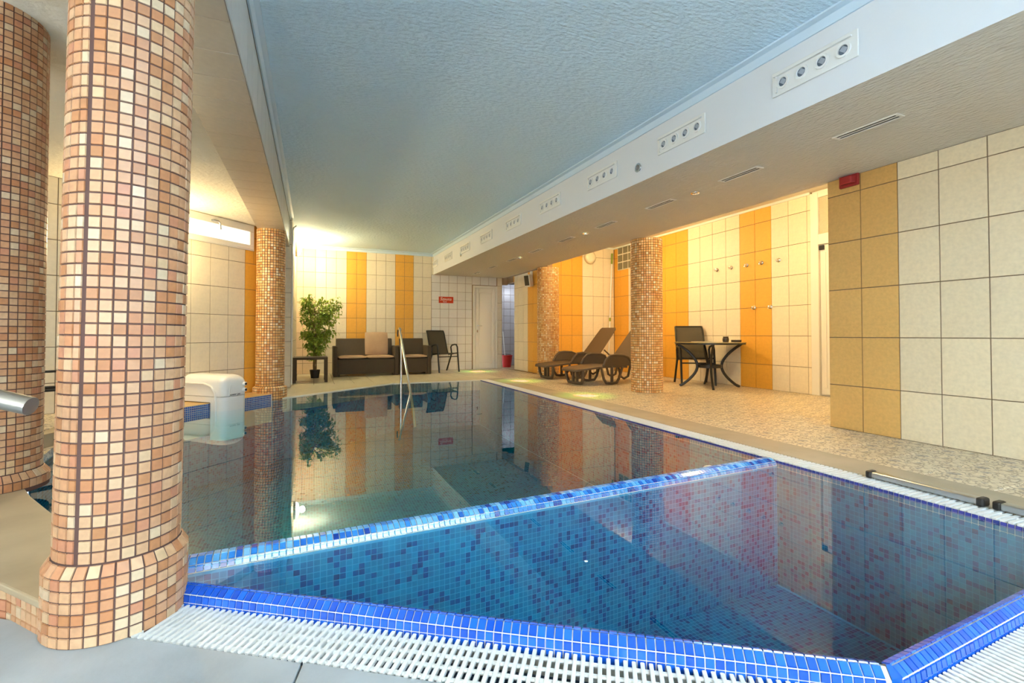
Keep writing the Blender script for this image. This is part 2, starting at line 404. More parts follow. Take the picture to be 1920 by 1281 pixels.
# alcove long wall
wa = struct(MB().box((XA, 4.69, -.3), (XA + .1, YE + .1, ZA + .05)), 'wall_alcove', GROUT)
ae = [YE - .006, 9.34, 9.04, 8.74, 8.44, 8.14, 7.80, 7.48, 7.152, 6.845, 6.54, 6.237, 5.943, 5.641, 5.341, 5.043, 4.745, 4.69]
am = [ORANGE, ORANGE, CREAM, CREAM, CREAM, ORANGE, ORANGE, ORANGE, CREAM, CREAM, CREAM, CREAM, ORANGE, ORANGE, CREAM, CREAM, CREAM]
tile_wall(wa, (XA, 0), -PI / 2, [(-ae[i], -ae[i + 1], am[i]) for i in range(len(ae) - 1)], rows_from(.855, .4615, 0, ZA), holes=[(-9.46, -8.26, 2.40, ZA + .1)])
# door 2 beyond the end of the tiles
struct(MB().box((XA, 2.9, -.3), (XA + .1, 3.5, ZA + .05)), 'wall_alcove_near', CREAM)
d2 = struct(MB().box((XA + .03, 3.5, 0), (XA + .1, 4.688, ZA)), 'door_2', WPAINT)
b = MB(); b.box((XA - .022, 4.57, 0), (XA + .03, 4.687, 2.93)).box((XA - .022, 3.5, 0), (XA + .03, 3.60, 2.93)).box((XA - .022, 3.60, 2.17), (XA + .03, 4.57, 2.32)).box((XA - .022, 3.60, 2.85), (XA + .03, 4.57, 2.93))
b.build('door_frame', WPAINT, d2, bevel=.006)
MB().box((XA - .002, 3.61, .02), (XA + .03, 4.555, 2.155)).build('door_leaf', WPAINT, d2, bevel=.006)
MB().box((XA - .012, 4.47, .12), (XA - .001, 4.51, 2.05)).build('door_moulding', WPAINT, d2, bevel=.003)
MB().box((XA + .004, 3.60, 2.32), (XA + .03, 4.565, 2.85)).build('transom_pane', FROST, d2)
MB().box((XA - .03, 4.49, 2.09), (XA - .002, 4.555, 2.15)).build('door_closer', BLACK, d2)
# near right wall
wr1 = struct(MB().prism([(XR, -3), (XR + .12, -3), (8.0, 2.9), (8.0, 3.01), (XR, 3.01)], -.3, ZC), 'wall_right', GROUT)
re = [3.01, 2.715, 2.42, 2.134, 1.838, 1.54, 1.24, .94, .64, .34, .04, -.26, -.56, -.86, -1.16, -1.46, -1.76, -2.06, -2.36, -2.66, -2.96]
tile_wall(wr1, (XR, 0), -PI / 2, [(-re[i], -re[i + 1], (ORANGE_R if i < 2 or i % 7 in (5, 6) else CREAM_R)) for i in range(len(re) - 1)], rows_from(.851, .4445, 0, ZS))
# fire alarm
al = thing('fire_alarm', 'small red wall sounder on ochre tiles under the soffit', 'alarm', (XR - .006, 2.80, 2.29))
MB().box((-.028, -.085, -.055), (0, .085, .055)).build('base', REDD, al, bevel=.008)
MB().prism([(-.075, -.05), (-.075, .05), (-.028, .07), (-.028, -.07)], -.035, .035).build('housing', REDD, al, bevel=.01)
# window wall (diagonal) and left walls
WA, WD = Vector((-1.42, 6.83)), Vector((.6862, .7274)).normalized()
def ww(u, o=0.): p = WA + WD * u + Vector((WD.y, -WD.x)) * o; return (p.x, p.y)
wang = math.atan2(WD.y, WD.x)
u0, u1 = -1.22, 1.22
wl = struct(MB().prism([ww(u0), ww(u1), ww(u1, -.12), ww(u0, -.12)], -.3, ZL + .1), 'wall_window', GROUT)
wc = []
k = -6
uu = .062 + .2505 * k
while uu < 1.2:
    wc.append((max(uu, u0), min(uu + .2505, u1), ORANGE if k in (3, 4, 5) else CREAM)); uu += .2505; k += 1
WH = (-.62, .948, 2.045, ZL + .2)
tile_wall(wl, WA, wang, wc, rows_from(.412, .3625, .075, ZL), holes=[WH])
# high window
win = struct(MB().prism([ww(-.62, .012), ww(.948, .012), ww(.948, -.02), ww(-.62, -.02)], 2.045, ZL), 'window_1', WPAINT)
def wbox(b, a0, a1, z0, z1, o0, o1): return b.prism([ww(a0, o1), ww(a1, o1), ww(a1, o0), ww(a0, o0)], z0, z1)
b = MB(); wbox(b, -.60, .93, 2.06, 2.115, .012, .034); wbox(b, -.60, .93, 2.30, 2.395, .012, .034); wbox(b, .865, .93, 2.115, 2.30, .012, .034); wbox(b, -.60, -.53, 2.115, 2.30, .012, .034)
b.build('window_frame', WPAINT, win, bevel=.006)
wbox(MB(), -.53, .865, 2.115, 2.30, .012, .018).build('pane', WINP, win)
hp = [ww(.30, .034), ww(.30, .065), ww(.36, .07), ww(.385, .07)]
MB().tube([(*hp[0], 2.335), (*hp[1], 2.335), (*hp[2], 2.335), (*hp[3], 2.31), (*ww(.395, .07), 2.23)], .011).build('window_handle', STEELD, win, smooth=True)
# pillar and side wall to the back wall
wp = struct(MB().box((-.75, 8.73, -.3), (-.33, YB + .05, ZC)), 'wall_left_far', GROUT_W)
struct(MB().prism([ww(1.22), (-.62, 8.74), (-.75, 8.74), (-.75, 7.60)], -.3, ZC), 'wall_left_link', CREAM)
pil = struct(MB().box((-.62, 8.72, -.3), (-.33, 8.9, ZC)), 'pillar', GROUT)
tile_wall(pil, (-.62, 8.72), 0, [(.0, .29, CREAM)], rows_from(.355, .405, 0, ZC))
tile_wall(wp, (-.33, 8.73), PI / 2, [(i * .3, i * .3 + .3, CREAM) for i in range(9)], rows_from(.355, .405, 0, ZC))
o = MB().tube([(-.315, 8.70, .05), (-.315, 8.70, 2.62), (-.30, 8.70, 2.66), (-.26, 8.70, 2.70)], .011).build('conduit_pipe', WPLA, smooth=True)
tag(o, 'thin white conduit running up the corner of tiled pillar', 'pipe')
# left bay walls
g0, g1 = Vector((-2.256, 5.466)), Vector((-2.128, 5.555))
wl0 = Vector(ww(u0)); ld = (wl0 - Vector((-4.5, 4.3))).normalized(); lang = math.atan2(ld.y, ld.x)
LW0 = Vector((-4.5, 4.3)); LL = (wl0 - LW0).length; ln = Vector((ld.y, -ld.x))
wlb = struct(MB().prism([tuple(LW0), tuple(wl0), tuple(wl0 - ln * .12), tuple(LW0 - ln * .12)], -.3, ZL + .1), 'wall_left_bay', GROUT)
kk = math.ceil(LL / .25)
tile_wall(wlb, LW0, lang, [(i * .25, min(i * .25 + .25, LL), CREAM if i % 7 < 5 else PEACH) for i in range(kk)], rows_from(.412, .345, .12, ZL))
struct(MB().box((-4.62, -3, -.3), (-4.5, 4.4, ZL + .3)), 'wall_left', CREAM_R)
b = MB(); b.box((-4.6, -3.1, -.3), (8.1, -3.0, .35)).box((-4.6, -3.1, 2.75), (8.1, -3.0, 3.1)).box((-4.6, -3.1, .35), (-2.1, -3, 2.75)).box((3.3, -3.1, .35), (8.1, -3, 2.75))
struct(b, 'wall_behind', STUCCO_W)

# ------------------------------------------------------------------ floors
fl = struct(MB().box((3.17, -3, -.12), (8.1, 2.9, -.005)).box((3.0, 2.9, -.12), (8.1, YB + 1.1, -.005)).box((-.4, 8.75, -.12), (3.17, YB, -.005)), 'floor', GROUT_B)
bpy.data.meshes.remove(fl.data)
fb = MB(); fb.box((3.18, -3, -.12), (8.1, YB + 1.2, -.005)); fb.prism([(-.45, 7.37), (-.375, 7.37), (1.34, 8.79), (3.18, 8.82), (3.18, YB + .05), (-.45, YB + .05)], -.12, -.005)
fl = struct(fb, 'floor', GROUT_W)
tile_floor(fl, 3.53, XR, 0.0, YB, .335, .335, 3.53, 1.425, -.005, DECK)
fl2 = struct(MB().box((XR, 3.02, -.1), (6.9, YE, -.0045)), 'floor_alcove', GROUT_W)
tile_floor(fl2, XR, XA + .2, 3.02, YE, .335, .335, 3.53, 1.425, -.0045, DECK)
fl3 = struct(MB().box((-.33, 8.83, -.1), (3.18, YB, -.0045)), 'floor_back', GROUT)
tile_floor(fl3, -.33, 3.53, 8.86, YB, .335, .335, .03, 9.2, -.0045, DECKB)
struct(MB().box((3.175, -3, -.08), (3.528, 8.86, .004)), 'deck_strip', STRIP, bevel=.004)
struct(MB().prism([(-.42, 7.40), (-.36, 7.36), (1.33, 8.735), (3.18, 8.76), (3.18, 8.90), (1.29, 8.87), (-.40, 7.50)], -.08, .003), 'kerb_far', mat('kerb_cream', (.66, .58, .38), .4, var=.1, vscale=6), bevel=.003)
struct(MB().prism([(-.60, 7.50), (-.42, 7.42), (1.30, 8.83), (1.30, 8.95), (-.33, 8.95), (-.33, 8.72), (-.6, 8.72)], -.1, .001), 'floor_corner', DECKB)
# near grey floor slabs
ab = (Vector(POOL[1]) - Vector(POOL[0])).normalized(); an = Vector((ab.y, -ab.x))
def abp(u, o): p = Vector(POOL[0]) + ab * u + an * o; return (p.x, p.y)
GO = .238
fn = struct(MB().prism([(-4.5, -3), (3.9, -3), (3.9, .65), (1.38, .60), (-.62, 1.9), (-.95, 2.3), (-1.5, 3.0), (-4.5, 3.0)], -.28, -.075), 'floor_near', GROUT)
bcd = (Vector(POOL[2]) - Vector(POOL[1])).normalized(); bn = Vector((bcd.y, -bcd.x))
def bcp(u, o): p = Vector(POOL[1]) + bcd * u + bn * o; return (p.x, p.y)
# mitre point of the two grate outer lines
def isect(p, d, q, e):
    den = d.x * e.y - d.y * e.x; t = ((q.x - p.x) * e.y - (q.y - p.y) * e.x) / den; return p + d * t
MI = isect(Vector(abp(0, GO)), ab, Vector(bcp(0, GO)), bcd)
SL = Vector(abp(.64, GO)); sd = Vector((-.34, -.94)).normalized()
P0 = Vector(abp(-.6, GO))
def slab(poly, name='slab'):
    return MB().prism(poly, -.075, -.05).build(name, CONC, fn, bevel=.003)
q1 = SL + sd * 3.2
slab([tuple(P0), (-2.6, 2.9), (-2.6, -2.8), (q1.x - .003, -2.8), (SL.x - .003, SL.y)][::-1])
slab([(SL.x + .003, SL.y), (q1.x + .003, -2.8), (MI.x - .003, -2.8), tuple(MI)][::-1])
e2 = bcp(2.2, GO)
slab([(MI.x + .004, MI.y), (MI.x + .004, -2.8), (e2[0], -2.8), e2][::-1])
slab([(-2.61, 2.9), (-4.5, 2.9), (-4.5, -2.8), (-2.61, -2.8)])

# ------------------------------------------------------------------ platform slab on the left (steps up from the grey floor)
PZ = .07
edge = [(-.735, 1.87), (-.93, 2.08), (-1.15, 2.24), (-1.5, 2.38), (-2.1, 2.47), (-4.5, 2.5)]
pool_side = [(-4.5, 4.1), (-2.2, 4.05), (-1.62, 3.75), (-1.44, 3.40), (-1.29, 3.13), (-1.08, 2.80), (-.88, 2.50), (-.70, 2.27), (-.58, 2.10)]
pl = struct(MB().prism((edge + pool_side)[::-1], .045, PZ), 'platform', CONCW, bevel=.006)
MB().prism(([(-.735, 1.90), (-.92, 2.105), (-1.14, 2.265), (-1.5, 2.405), (-2.1, 2.49), (-4.45, 2.52)] + pool_side[:-1])[::-1], -.075, .045).build('platform_body', GROUT_C, pl)
rp = [Vector(p) for p in [(-.60, 1.76), (-.735, 1.895), (-.92, 2.10), (-1.14, 2.26), (-1.5, 2.40), (-2.1, 2.485), (-2.9, 2.5)]]
CT = {}
def ctile(w, h, mi, pal=COLP, key='c'):
    k = (round(w, 3), round(h, 3), mi, key)
    if k not in CT: CT[k] = None; CT[k] = (lambda bb: bb.mesh('tile', pal[mi]))(MB().add([(0, 0, 0), (w, 0, 0), (w, 0, h), (0, 0, h), (.0012, -.004, .0012), (w - .0012, -.004, .0012), (w - .0012, -.004, h - .0012), (.0012, -.004, h - .0012)], [(4, 5, 6, 7), (0, 1, 5, 4), (1, 2, 6, 5), (2, 3, 7, 6), (3, 0, 4, 7)]))
    return CT[k]
for i in range(1, len(rp) - 1):
    d = rp[i] - rp[i + 1]; L_ = d.length; n = max(1, round(L_ / .036)); a = math.atan2(d.y, d.x); d.normalize()
    for k in range(n):
        p = rp[i + 1] + d * (k * L_ / n + .0015)
        for r_ in range(3): inst('tile', ctile(L_ / n - .003, .034, random.randrange(10)), pl, (p.x, p.y, -.068 + r_ * .037), (0, 0, a))

# left-back raised floor
rb = struct(MB().prism([(-4.5, 4.7), (-1.93, 4.60), (-1.76, 5.05), (-1.62, 5.55), ww(-1.0, .62), tuple(wl0 + ln * .0), tuple(LW0)][::-1] if False else [(-4.5, 4.3), (-2.0, 4.42), (-1.86, 4.80), (-1.80, 5.45), (wl0.x + .55, wl0.y - .12), tuple(wl0), tuple(LW0)], -.1, .115), 'floor_bay', CONCW, bevel=.004)
tile_floor(rb, -3.4, -1.8, 4.35, 6.2, .335, .335, -1.95, 4.6, .115, DECK, inside=lambda x, y: in_poly(x, y, [(-4.5, 4.4), (-2.05, 4.55), (-1.95, 4.9), (-1.9, 5.5), (-1.9, 6.0), tuple(wl0), tuple(LW0)]))
fl4 = struct(MB().prism([(-4.5, 3.9), (-2.1, 3.9), (-1.72, 3.66), (-1.60, 3.70), (-1.74, 4.25), (-1.86, 4.9), (-4.5, 5.0)], -.1, .01), 'floor_step', DECK)

# ------------------------------------------------------------------ columns
COLP2 = [mat('amber_tile_%d' % i, c, .42, var=.16, vscale=45) for i, c in enumerate([
    (.78, .42, .13), (.82, .50, .19), (.68, .31, .08), (.88, .62, .32), (.74, .38, .12), (.90, .72, .45), (.80, .45, .16), (.62, .28, .07), (.84, .52, .22), (.74, .34, .12)])]
def column(label, cx, cy, Rr, z0, z1, base=None, pitch=.0365, indiv=0, seam=None, grout=GROUT_C, gap=.0042, pal=COLP):
    t = thing('column', label, 'column', (cx, cy, z0), 0, 'mosaic tiled columns')
    n = round(2 * PI * (Rr + .004) / pitch)
    b = MB(); b.lathe([(Rr, 0), (Rr, z1 - z0)], 48); core = b.build('core', grout, t, smooth=True)
    if base:
        Rb, zb, zc = base
        MB().lathe([(Rb, -.02), (Rb, zb), (Rr + .002, zc)], 48, cap=False).build('base_core', grout, t, smooth=True)
    tiles = []
    cam_a = math.atan2(-cy, -cx)
    def ring(R_, nn, za, zb_, R2=None, off=0., sm=None):
        da = 2 * PI / nn; rh = zb_ - za
        for k in range(nn):
            a = k * da + off
            g = gap / R_
            a0, a1 = a + g / 2, a + da - g / 2
            if sm is not None:
                dd = (a + da / 2 - sm + PI) % (2 * PI) - PI
                if abs(dd) < da * .5: a1 -= .30 * da
            tiles.append((R_, R2 or R_, a0, a1, za + gap / 2, zb_ - gap / 2, (a0 + a1) / 2))
    zs = zc if base else 0.
    nrow = round((z1 - z0 - zs) / pitch); ph = (z1 - z0 - zs) / nrow
    for r_ in range(nrow): ring(Rr, n, zs + r_ * ph, zs + (r_ + 1) * ph, sm=seam, off=.03)
    if base:
        nb = round(2 * PI * (Rb + .004) / pitch); nr = round((zb + .005) / pitch); hb = zb / nr
        for r_ in range(nr): ring(Rb, nb, r_ * hb, (r_ + 1) * hb)
        ring(Rb, nb, zb, zc, Rr + .006)
    def geo(ti, th=.004):
        R0, R1, a0, a1, za, zb_, am = ti
        c = .0012
        vs = []
        for (aa, zz, Rq) in ((a0, za, R0), (a1, za, R0), (a1, zb_, R1), (a0, zb_, R1)): vs.append((Rq * math.cos(aa), Rq * math.sin(aa), zz))
        da = c / R0
        for (aa, zz, Rq) in ((a0 + da, za + c, R0), (a1 - da, za + c, R0), (a1 - da, zb_ - c, R1), (a0 + da, zb_ - c, R1)): vs.append(((Rq + th) * math.cos(aa), (Rq + th) * math.sin(aa), zz))
        return vs, [(4, 5, 6, 7), (0, 1, 5, 4), (1, 2, 6, 5), (2, 3, 7, 6), (3, 0, 4, 7)]
    def score(ti):
        d = math.cos(ti[6] - cam_a); zz = z0 + ti[4]
        return d / (1 + (abs(zz - H) / max(.3, math.hypot(cx, cy))) ** 2) if d > .1 else -1
    order = sorted(range(len(tiles)), key=lambda i: -score(tiles[i])) if indiv else []
    ind = set(order[:indiv])
    mb = MB(); cache = {}
    for i, ti in enumerate(tiles):
        mi = random.choices(range(10), [14, 13, 9, 9, 12, 6, 13, 7, 10, 7])[0]
        if i in ind:
            key = (round(ti[0], 3), round(ti[1], 3), round(ti[3] - ti[2], 3), round(ti[5] - ti[4], 4), mi)
            if key not in cache:
                hw = (ti[3] - ti[2]) / 2
                vs, fs = geo((ti[0], ti[1], -hw, hw, 0, ti[5] - ti[4], 0)); cache[key] = MB().add(vs, fs).mesh('tile', pal[mi])
            inst('tile', cache[key], t, (0, 0, ti[4]), (0, 0, ti[6]))
        else:
            vs, fs = geo(ti); mb.add(vs, fs, mi)
    mb.build('mosaic_tiles', pal, t, kind='stuff')
    return t
c1 = column('thick mosaic column with flared tiled base in the foreground beside white grating', -.592, 1.985, .164, -.05, ZB + .03, (.187, .20, .235), indiv=300, seam=math.atan2(-1.985, .59) - .72)
c1.rotation_euler = (0, R(.7), 0)
column('mosaic column cut off by the left edge of the photo, on the beige platform', -1.585, 3.42, .205, PZ, 2.60, (.235, .045, .085), indiv=220)
column('mosaic column standing at the pool edge under the tiled beam, beside white pump', -.545, 7.47, .18, -.3, ZB + .006, (.215, .435, .465), pal=COLP2, gap=.006)
column('orange mosaic column in front of the loungers and glass table', 4.765, 5.96, .235, 0, ZS, grout=mat('grout_col_pale', (.13, .085, .03), .9), pal=COLP2, gap=.006)
column('orange mosaic column against the far orange tiles, behind the loungers', 4.78, 9.32, .235, 0, ZS, grout=MATS['grout_col_pale'], pal=COLP2, gap=.006)

# ------------------------------------------------------------------ pool basin, mosaic, water
pb = MB()
OUT = offset_poly(POOL, .004)
n = len(POOL)
pb.add([(x, y, ZP) for x, y in OUT], [tuple(range(n))])
pb.add([(x, y, ZP) for x, y in OUT] + [(x, y, -.02) for x, y in OUT], [(i, n + i, n + (i + 1) % n, (i + 1) % n) for i in range(n)])
basin = struct(pb, 'pool_basin', GROUT_P)
TP = .0262
def mosaic(mb, O, U, V, lu, lv, pal_w=PWT, test=None, gap=.0026, pitch=TP):
    nu, nv = int(lu / pitch), int(lv / pitch)
    O = Vector(O); U = Vector(U).normalized(); V = Vector(V).normalized()
    w_ = pitch - gap
    idx = random.choices(range(len(pal_w)), pal_w, k=nu * nv); q = 0
    for i in range(nu):
        for j in range(nv):
            p = O + U * (i * pitch + gap / 2) + V * (j * pitch + gap / 2)
            q += 1
            if test and not test(p.x + U.x * w_ / 2 + V.x * w_ / 2, p.y + U.y * w_ / 2 + V.y * w_ / 2): continue
            o = len(mb.v); a = p + U * w_; c = a + V * w_; d = p + V * w_
            mb.v += [tuple(p), tuple(a), tuple(c), tuple(d)]; mb.f.append((o, o + 1, o + 2, o + 3)); mb.m.append(idx[q - 1])
mm = MB()
INN = offset_poly(POOL, -.012)
mosaic(mm, (-2, .7, ZP + .002), (1, 0, 0), (0, 1, 0), 5.1, 8.2, test=lambda x, y: in_poly(x, y, INN))
for i in range(n):
    a, c = Vector(POOL[i]), Vector(POOL[(i + 1) % n])
    if i == 0 or i == 1: pass
    e = c - a
    mosaic(mm, (a.x, a.y, ZP), (e.x, e.y, 0), (0, 0, 1), e.length, .84)
mm.build('mosaic_tiles', POOLP, basin, kind='stuff')
# divider wall between the two basins
D0, D1 = Vector((-.62, 2.213)), Vector((2.998, 2.415))
dd = (D1 - D0).normalized(); dn = Vector((dd.y, -dd.x)); DL = (D1 - D0).length; HT = .060
def dvp(u, o): p = D0 + dd * u + dn * o; return (p.x, p.y)
dv = thing('pool_divider', 'blue mosaic wall dividing the near basin from the far basin', 'pool wall', (0, 0, 0))
MB().prism([dvp(0, HT - .004), dvp(DL, HT - .004), dvp(DL, -HT + .004), dvp(0, -HT + .004)], ZP, -.016).build('wall_core', GROUT_P, dv)
mb = MB()
p = dvp(0, HT); mosaic(mb, (p[0], p[1], ZP), (dd.x, dd.y, 0), (0, 0, 1), DL, .82)
p = dvp(DL, -HT); mosaic(mb, (p[0], p[1], ZP), (-dd.x, -dd.y, 0), (0, 0, 1), DL, .82)
mb.build('mosaic_tiles', POOLP, dv, kind='stuff')
def edge_tiles(parent, Pt, ang, L_, prof, pal, indiv_u=(0, 99), wts=None, pitch=TP, gap=.003, th=.0, name='tile'):
    """prof: list of (outward, z); a row of tiles between each pair of neighbouring profile points; outward = clockwise of ang"""
    nn = int(L_ / pitch); ca, sa = math.cos(ang), math.sin(ang); cache = {}; mb = MB(); t_ = .004
    for r_ in range(len(prof) - 1):
        (o0, z0), (o1, z1) = prof[r_], prof[r_ + 1]
        ln_ = math.hypot(o1 - o0, z1 - z0); to, tz = (o1 - o0) / ln_, (z1 - z0) / ln_
        no, nz = -tz, to
        if nz < 0 or (abs(nz) < 1e-6 and no < 0): no, nz = -no, -nz
        g = gap / 2; c = .0010; w_ = pitch - gap
        A = (o0 + to * g, z0 + tz * g); B = (o1 - to * g, z1 - tz * g)
        A2 = (o0 + to * (g + c) + no * t_, z0 + tz * (g + c) + nz * t_); B2 = (o1 - to * (g + c) + no * t_, z1 - tz * (g + c) + nz * t_)
        vs = [(0, -A[0], A[1]), (w_, -A[0], A[1]), (w_, -B[0], B[1]), (0, -B[0], B[1]), (c, -A2[0], A2[1]), (w_ - c, -A2[0], A2[1]), (w_ - c, -B2[0], B2[1]), (c, -B2[0], B2[1])]
        fs = [(4, 5, 6, 7), (0, 1, 5, 4), (1, 2, 6, 5), (2, 3, 7, 6), (3, 0, 4, 7)]
        for k in range(nn):
            mi = random.choices(range(len(pal)), wts)[0] if wts else random.randrange(len(pal)); u = k * pitch + gap / 2
            if indiv_u[0] <= u < indiv_u[1]:
                if (r_, mi) not in cache: cache[(r_, mi)] = MB().add(vs, fs).mesh('tile', pal[mi])
                inst(name, cache[(r_, mi)], parent, (Pt[0] + ca * u, Pt[1] + sa * u, 0), (0, 0, ang))
            else:
                mb.add([(Pt[0] + ca * (u + x) - sa * y, Pt[1] + sa * (u + x) + ca * y, z) for x, y, z in vs], fs, mi)
    if mb.v: mb.build('far_tiles', pal, parent, kind='stuff')
PALE = mat('grout_rim', (.66, .64, .56), .7)
cp = MB(); prof = [(-.060, -.035), (-.048, -.010), (-.018, .004), (.018, .004), (.048, -.010), (.060, -.035)]
cp.add([(*dvp(0, o), z - .002) for o, z in prof] + [(*dvp(DL, o), z - .002) for o, z in prof], [(i, i + 1, 7 + i, 6 + i) for i in range(5)])
cp.build('coping_core', PALE, dv)
DA = math.atan2(dd.y, dd.x)
edge_tiles(dv, D0, DA, DL, [(.018, .004), (.048, -.010), (.060, -.035)], DIVP, (0, 99), [5, 4, 4, 2, 2, 3], pitch=.0262)
edge_tiles(dv, D0, DA, DL, [(-.060, -.035), (-.048, -.010), (-.018, .004), (.018, .004)], DIVP, (99, 99), [4, 5, 3, 4, 1, 5], pitch=.0262)

# rims
def rim(label, P_, ang, L_, prof, indiv, pal=RIMP, pitch=TP):
    t = thing('pool_coping', label, 'pool coping', (0, 0, 0))
    ca, sa = math.cos(ang), math.sin(ang)
    def wv(u, o, z): return (P_[0] + ca * u + sa * o, P_[1] + sa * u - ca * o, z)
    m_ = len(prof); q = [(o + (.003 if k_ == 0 else 0), z - .0015) for k_, (o, z) in enumerate(prof)] + [(prof[-1][0] + .004, -.16), (prof[0][0] + .008, -.16)]
    m2 = len(q)
    MB().add([wv(0, o, z) for o, z in q] + [wv(L_, o, z) for o, z in q], [(i, (i + 1) % m2, m2 + (i + 1) % m2, m2 + i) for i in range(m2)] + [tuple(range(m2)), tuple(range(2 * m2 - 1, m2 - 1, -1))]).build('grout_bed', PALE, t)
    edge_tiles(t, P_, ang, L_, prof, pal, indiv, pitch=pitch)
    return t
RP = [(.0, -.008), (.024, .001), (.050, -.019), (.054, -.045), (.054, -.071)]
AL, BL = (Vector(POOL[1]) - Vector(POOL[0])).length, (Vector(POOL[2]) - Vector(POOL[1])).length
cop1 = rim('bright blue tiled pool rim running from the thick column to the near corner', abp(.0, 0), math.atan2(ab.y, ab.x), AL + .0, RP, (0, 99))
rim('bright blue tiled pool rim right of the near corner, by the edge of the photo', bcp(.0, 0), math.atan2(bcd.y, bcd.x), BL, RP, (0, 99))
cw = MB(); cv = [(*abp(AL, o), z + .003) for o, z in RP] + [(*bcp(0, o), z + .003) for o, z in RP]
cw.add(cv, [(i, i + 1, 6 + i, 5 + i) for i in range(4)]).build('corner_tile', RIMP[1], cop1)
rim('flush dark blue tiled rim along the right side of the pool beside slatted gutter', POOL[2], PI / 2, 7.84, [(.0, -.028), (.004, -.003)], (0, 5.2), pal=[mat('side_rim_%d' % k_, c_, .2) for k_, c_ in enumerate([(.04, .05, .26), (.06, .06, .28), (.03, .05, .22)])])
# small ledge rims on far sides
struct(MB().prism([POOL[3], (3.04, 8.77), (1.33, 8.74), (-.39, 7.36), POOL[5], POOL[4]][::-1], -.2, -.001), 'rim_far', mat('rim_white', (.74, .70, .58), .4))
# ledge at the window wall
lg = struct(MB().prism([(-.50, 7.19), (-1.30, 6.285), (-1.62, 5.80), (-1.9, 6.0), ww(u0 + .1, .0), ww(u1), ], -.3, .075), 'ledge_window', mat('ledge_ochre', (.62, .40, .16), .4, var=.1, vscale=10))
lm = MB()
for a, c in (((-.50, 7.19), (-1.30, 6.285)), ((-1.30, 6.285), (-1.62, 5.80))):
    a, c = Vector(c), Vector(a); e = c - a; nn_ = Vector((e.y, -e.x)).normalized()
    mosaic(lm, (a.x + nn_.x * .009, a.y + nn_.y * .009, -.10), (e.x, e.y, 0), (0, 0, 1), e.length, .175, pal_w=[4, 3, 3], pitch=.0242, gap=.006)
lm.build('mosaic_tiles', LEDP, lg, kind='stuff')
MB().prism([( -.497, 7.187), (-1.297, 6.282), (-1.6195, 5.7995), (-1.63, 5.81), (-1.31, 6.295), (-.51, 7.20)][::-1], -.3, .070).build('grout_face', GROUT_B, lg)
# underwater inlet ring
t = gx(1300, 870, 2.99)
o = MB().lathe([(.05, 0), (.085, 0), (.085, .02), (.07, .03), (.05, .02), (.05, 0)], 28, M=Matrix.Translation((2.995, 2.95, -.27)) @ Matrix.Rotation(-PI / 2, 4, 'Y'), cap=False).build('pool_inlet', WPLA, smooth=True)
tag(o, 'round white fitting set in the underwater pool wall behind the divider', 'pool fitting')
# water
wm = bpy.data.materials.new('pool_water'); wm.use_nodes = True; N = wm.node_tree.nodes; L = wm.node_tree.links; N.remove(N['Principled BSDF'])
fr = N.new('ShaderNodeFresnel'); fr.inputs[0].default_value = 1.42
tr = N.new('ShaderNodeBsdfTransparent'); gl = N.new('ShaderNodeBsdfGlossy'); gl.inputs['Roughness'].default_value = .0; gl.inputs['Color'].default_value = (.95, .97, 1, 1)
tr.inputs[0].default_value = (.93, .98, 1, 1)
geo_n = N.new('ShaderNodeNewGeometry'); inv = N.new('ShaderNodeMath'); inv.operation = 'SUBTRACT'; inv.inputs[0].default_value = 1.; L.new(geo_n.outputs['Backfacing'], inv.inputs[1])
mulf = N.new('ShaderNodeMath'); mulf.operation = 'MULTIPLY'; L.new(fr.outputs[0], mulf.inputs[0]); L.new(inv.outputs[0], mulf.inputs[1])
mx = N.new('ShaderNodeMixShader'); L.new(mulf.outputs[0], mx.inputs[0]); L.new(tr.outputs[0], mx.inputs[1]); L.new(gl.outputs[0], mx.inputs[2])
tc = N.new('ShaderNodeTexCoord'); nz = N.new('ShaderNodeTexNoise'); nz.inputs['Scale'].default_value = 1.6; nz.inputs['Detail'].default_value = 1
bp = N.new('ShaderNodeBump'); bp.inputs['Strength'].default_value = .02; bp.inputs['Distance'].default_value = .05
L.new(tc.outputs['Object'], nz.inputs[0]); L.new(nz.outputs[0], bp.inputs['Height']); L.new(bp.outputs[0], gl.inputs['Normal'])
va = N.new('ShaderNodeVolumeAbsorption'); va.inputs[0].default_value = (.05, .86, .83, 1); va.inputs[1].default_value = .5
L.new(mx.outputs[0], N['Material Output'].inputs['Surface']); L.new(va.outputs[0], N['Material Output'].inputs['Volume'])
WPOLY = offset_poly(POOL, .002)
o = MB().prism(WPOLY, ZP - .02, ZW).build('pool_water', wm)
tag(o, 'still clear blue water filling both basins of the pool', 'water', kind='stuff')

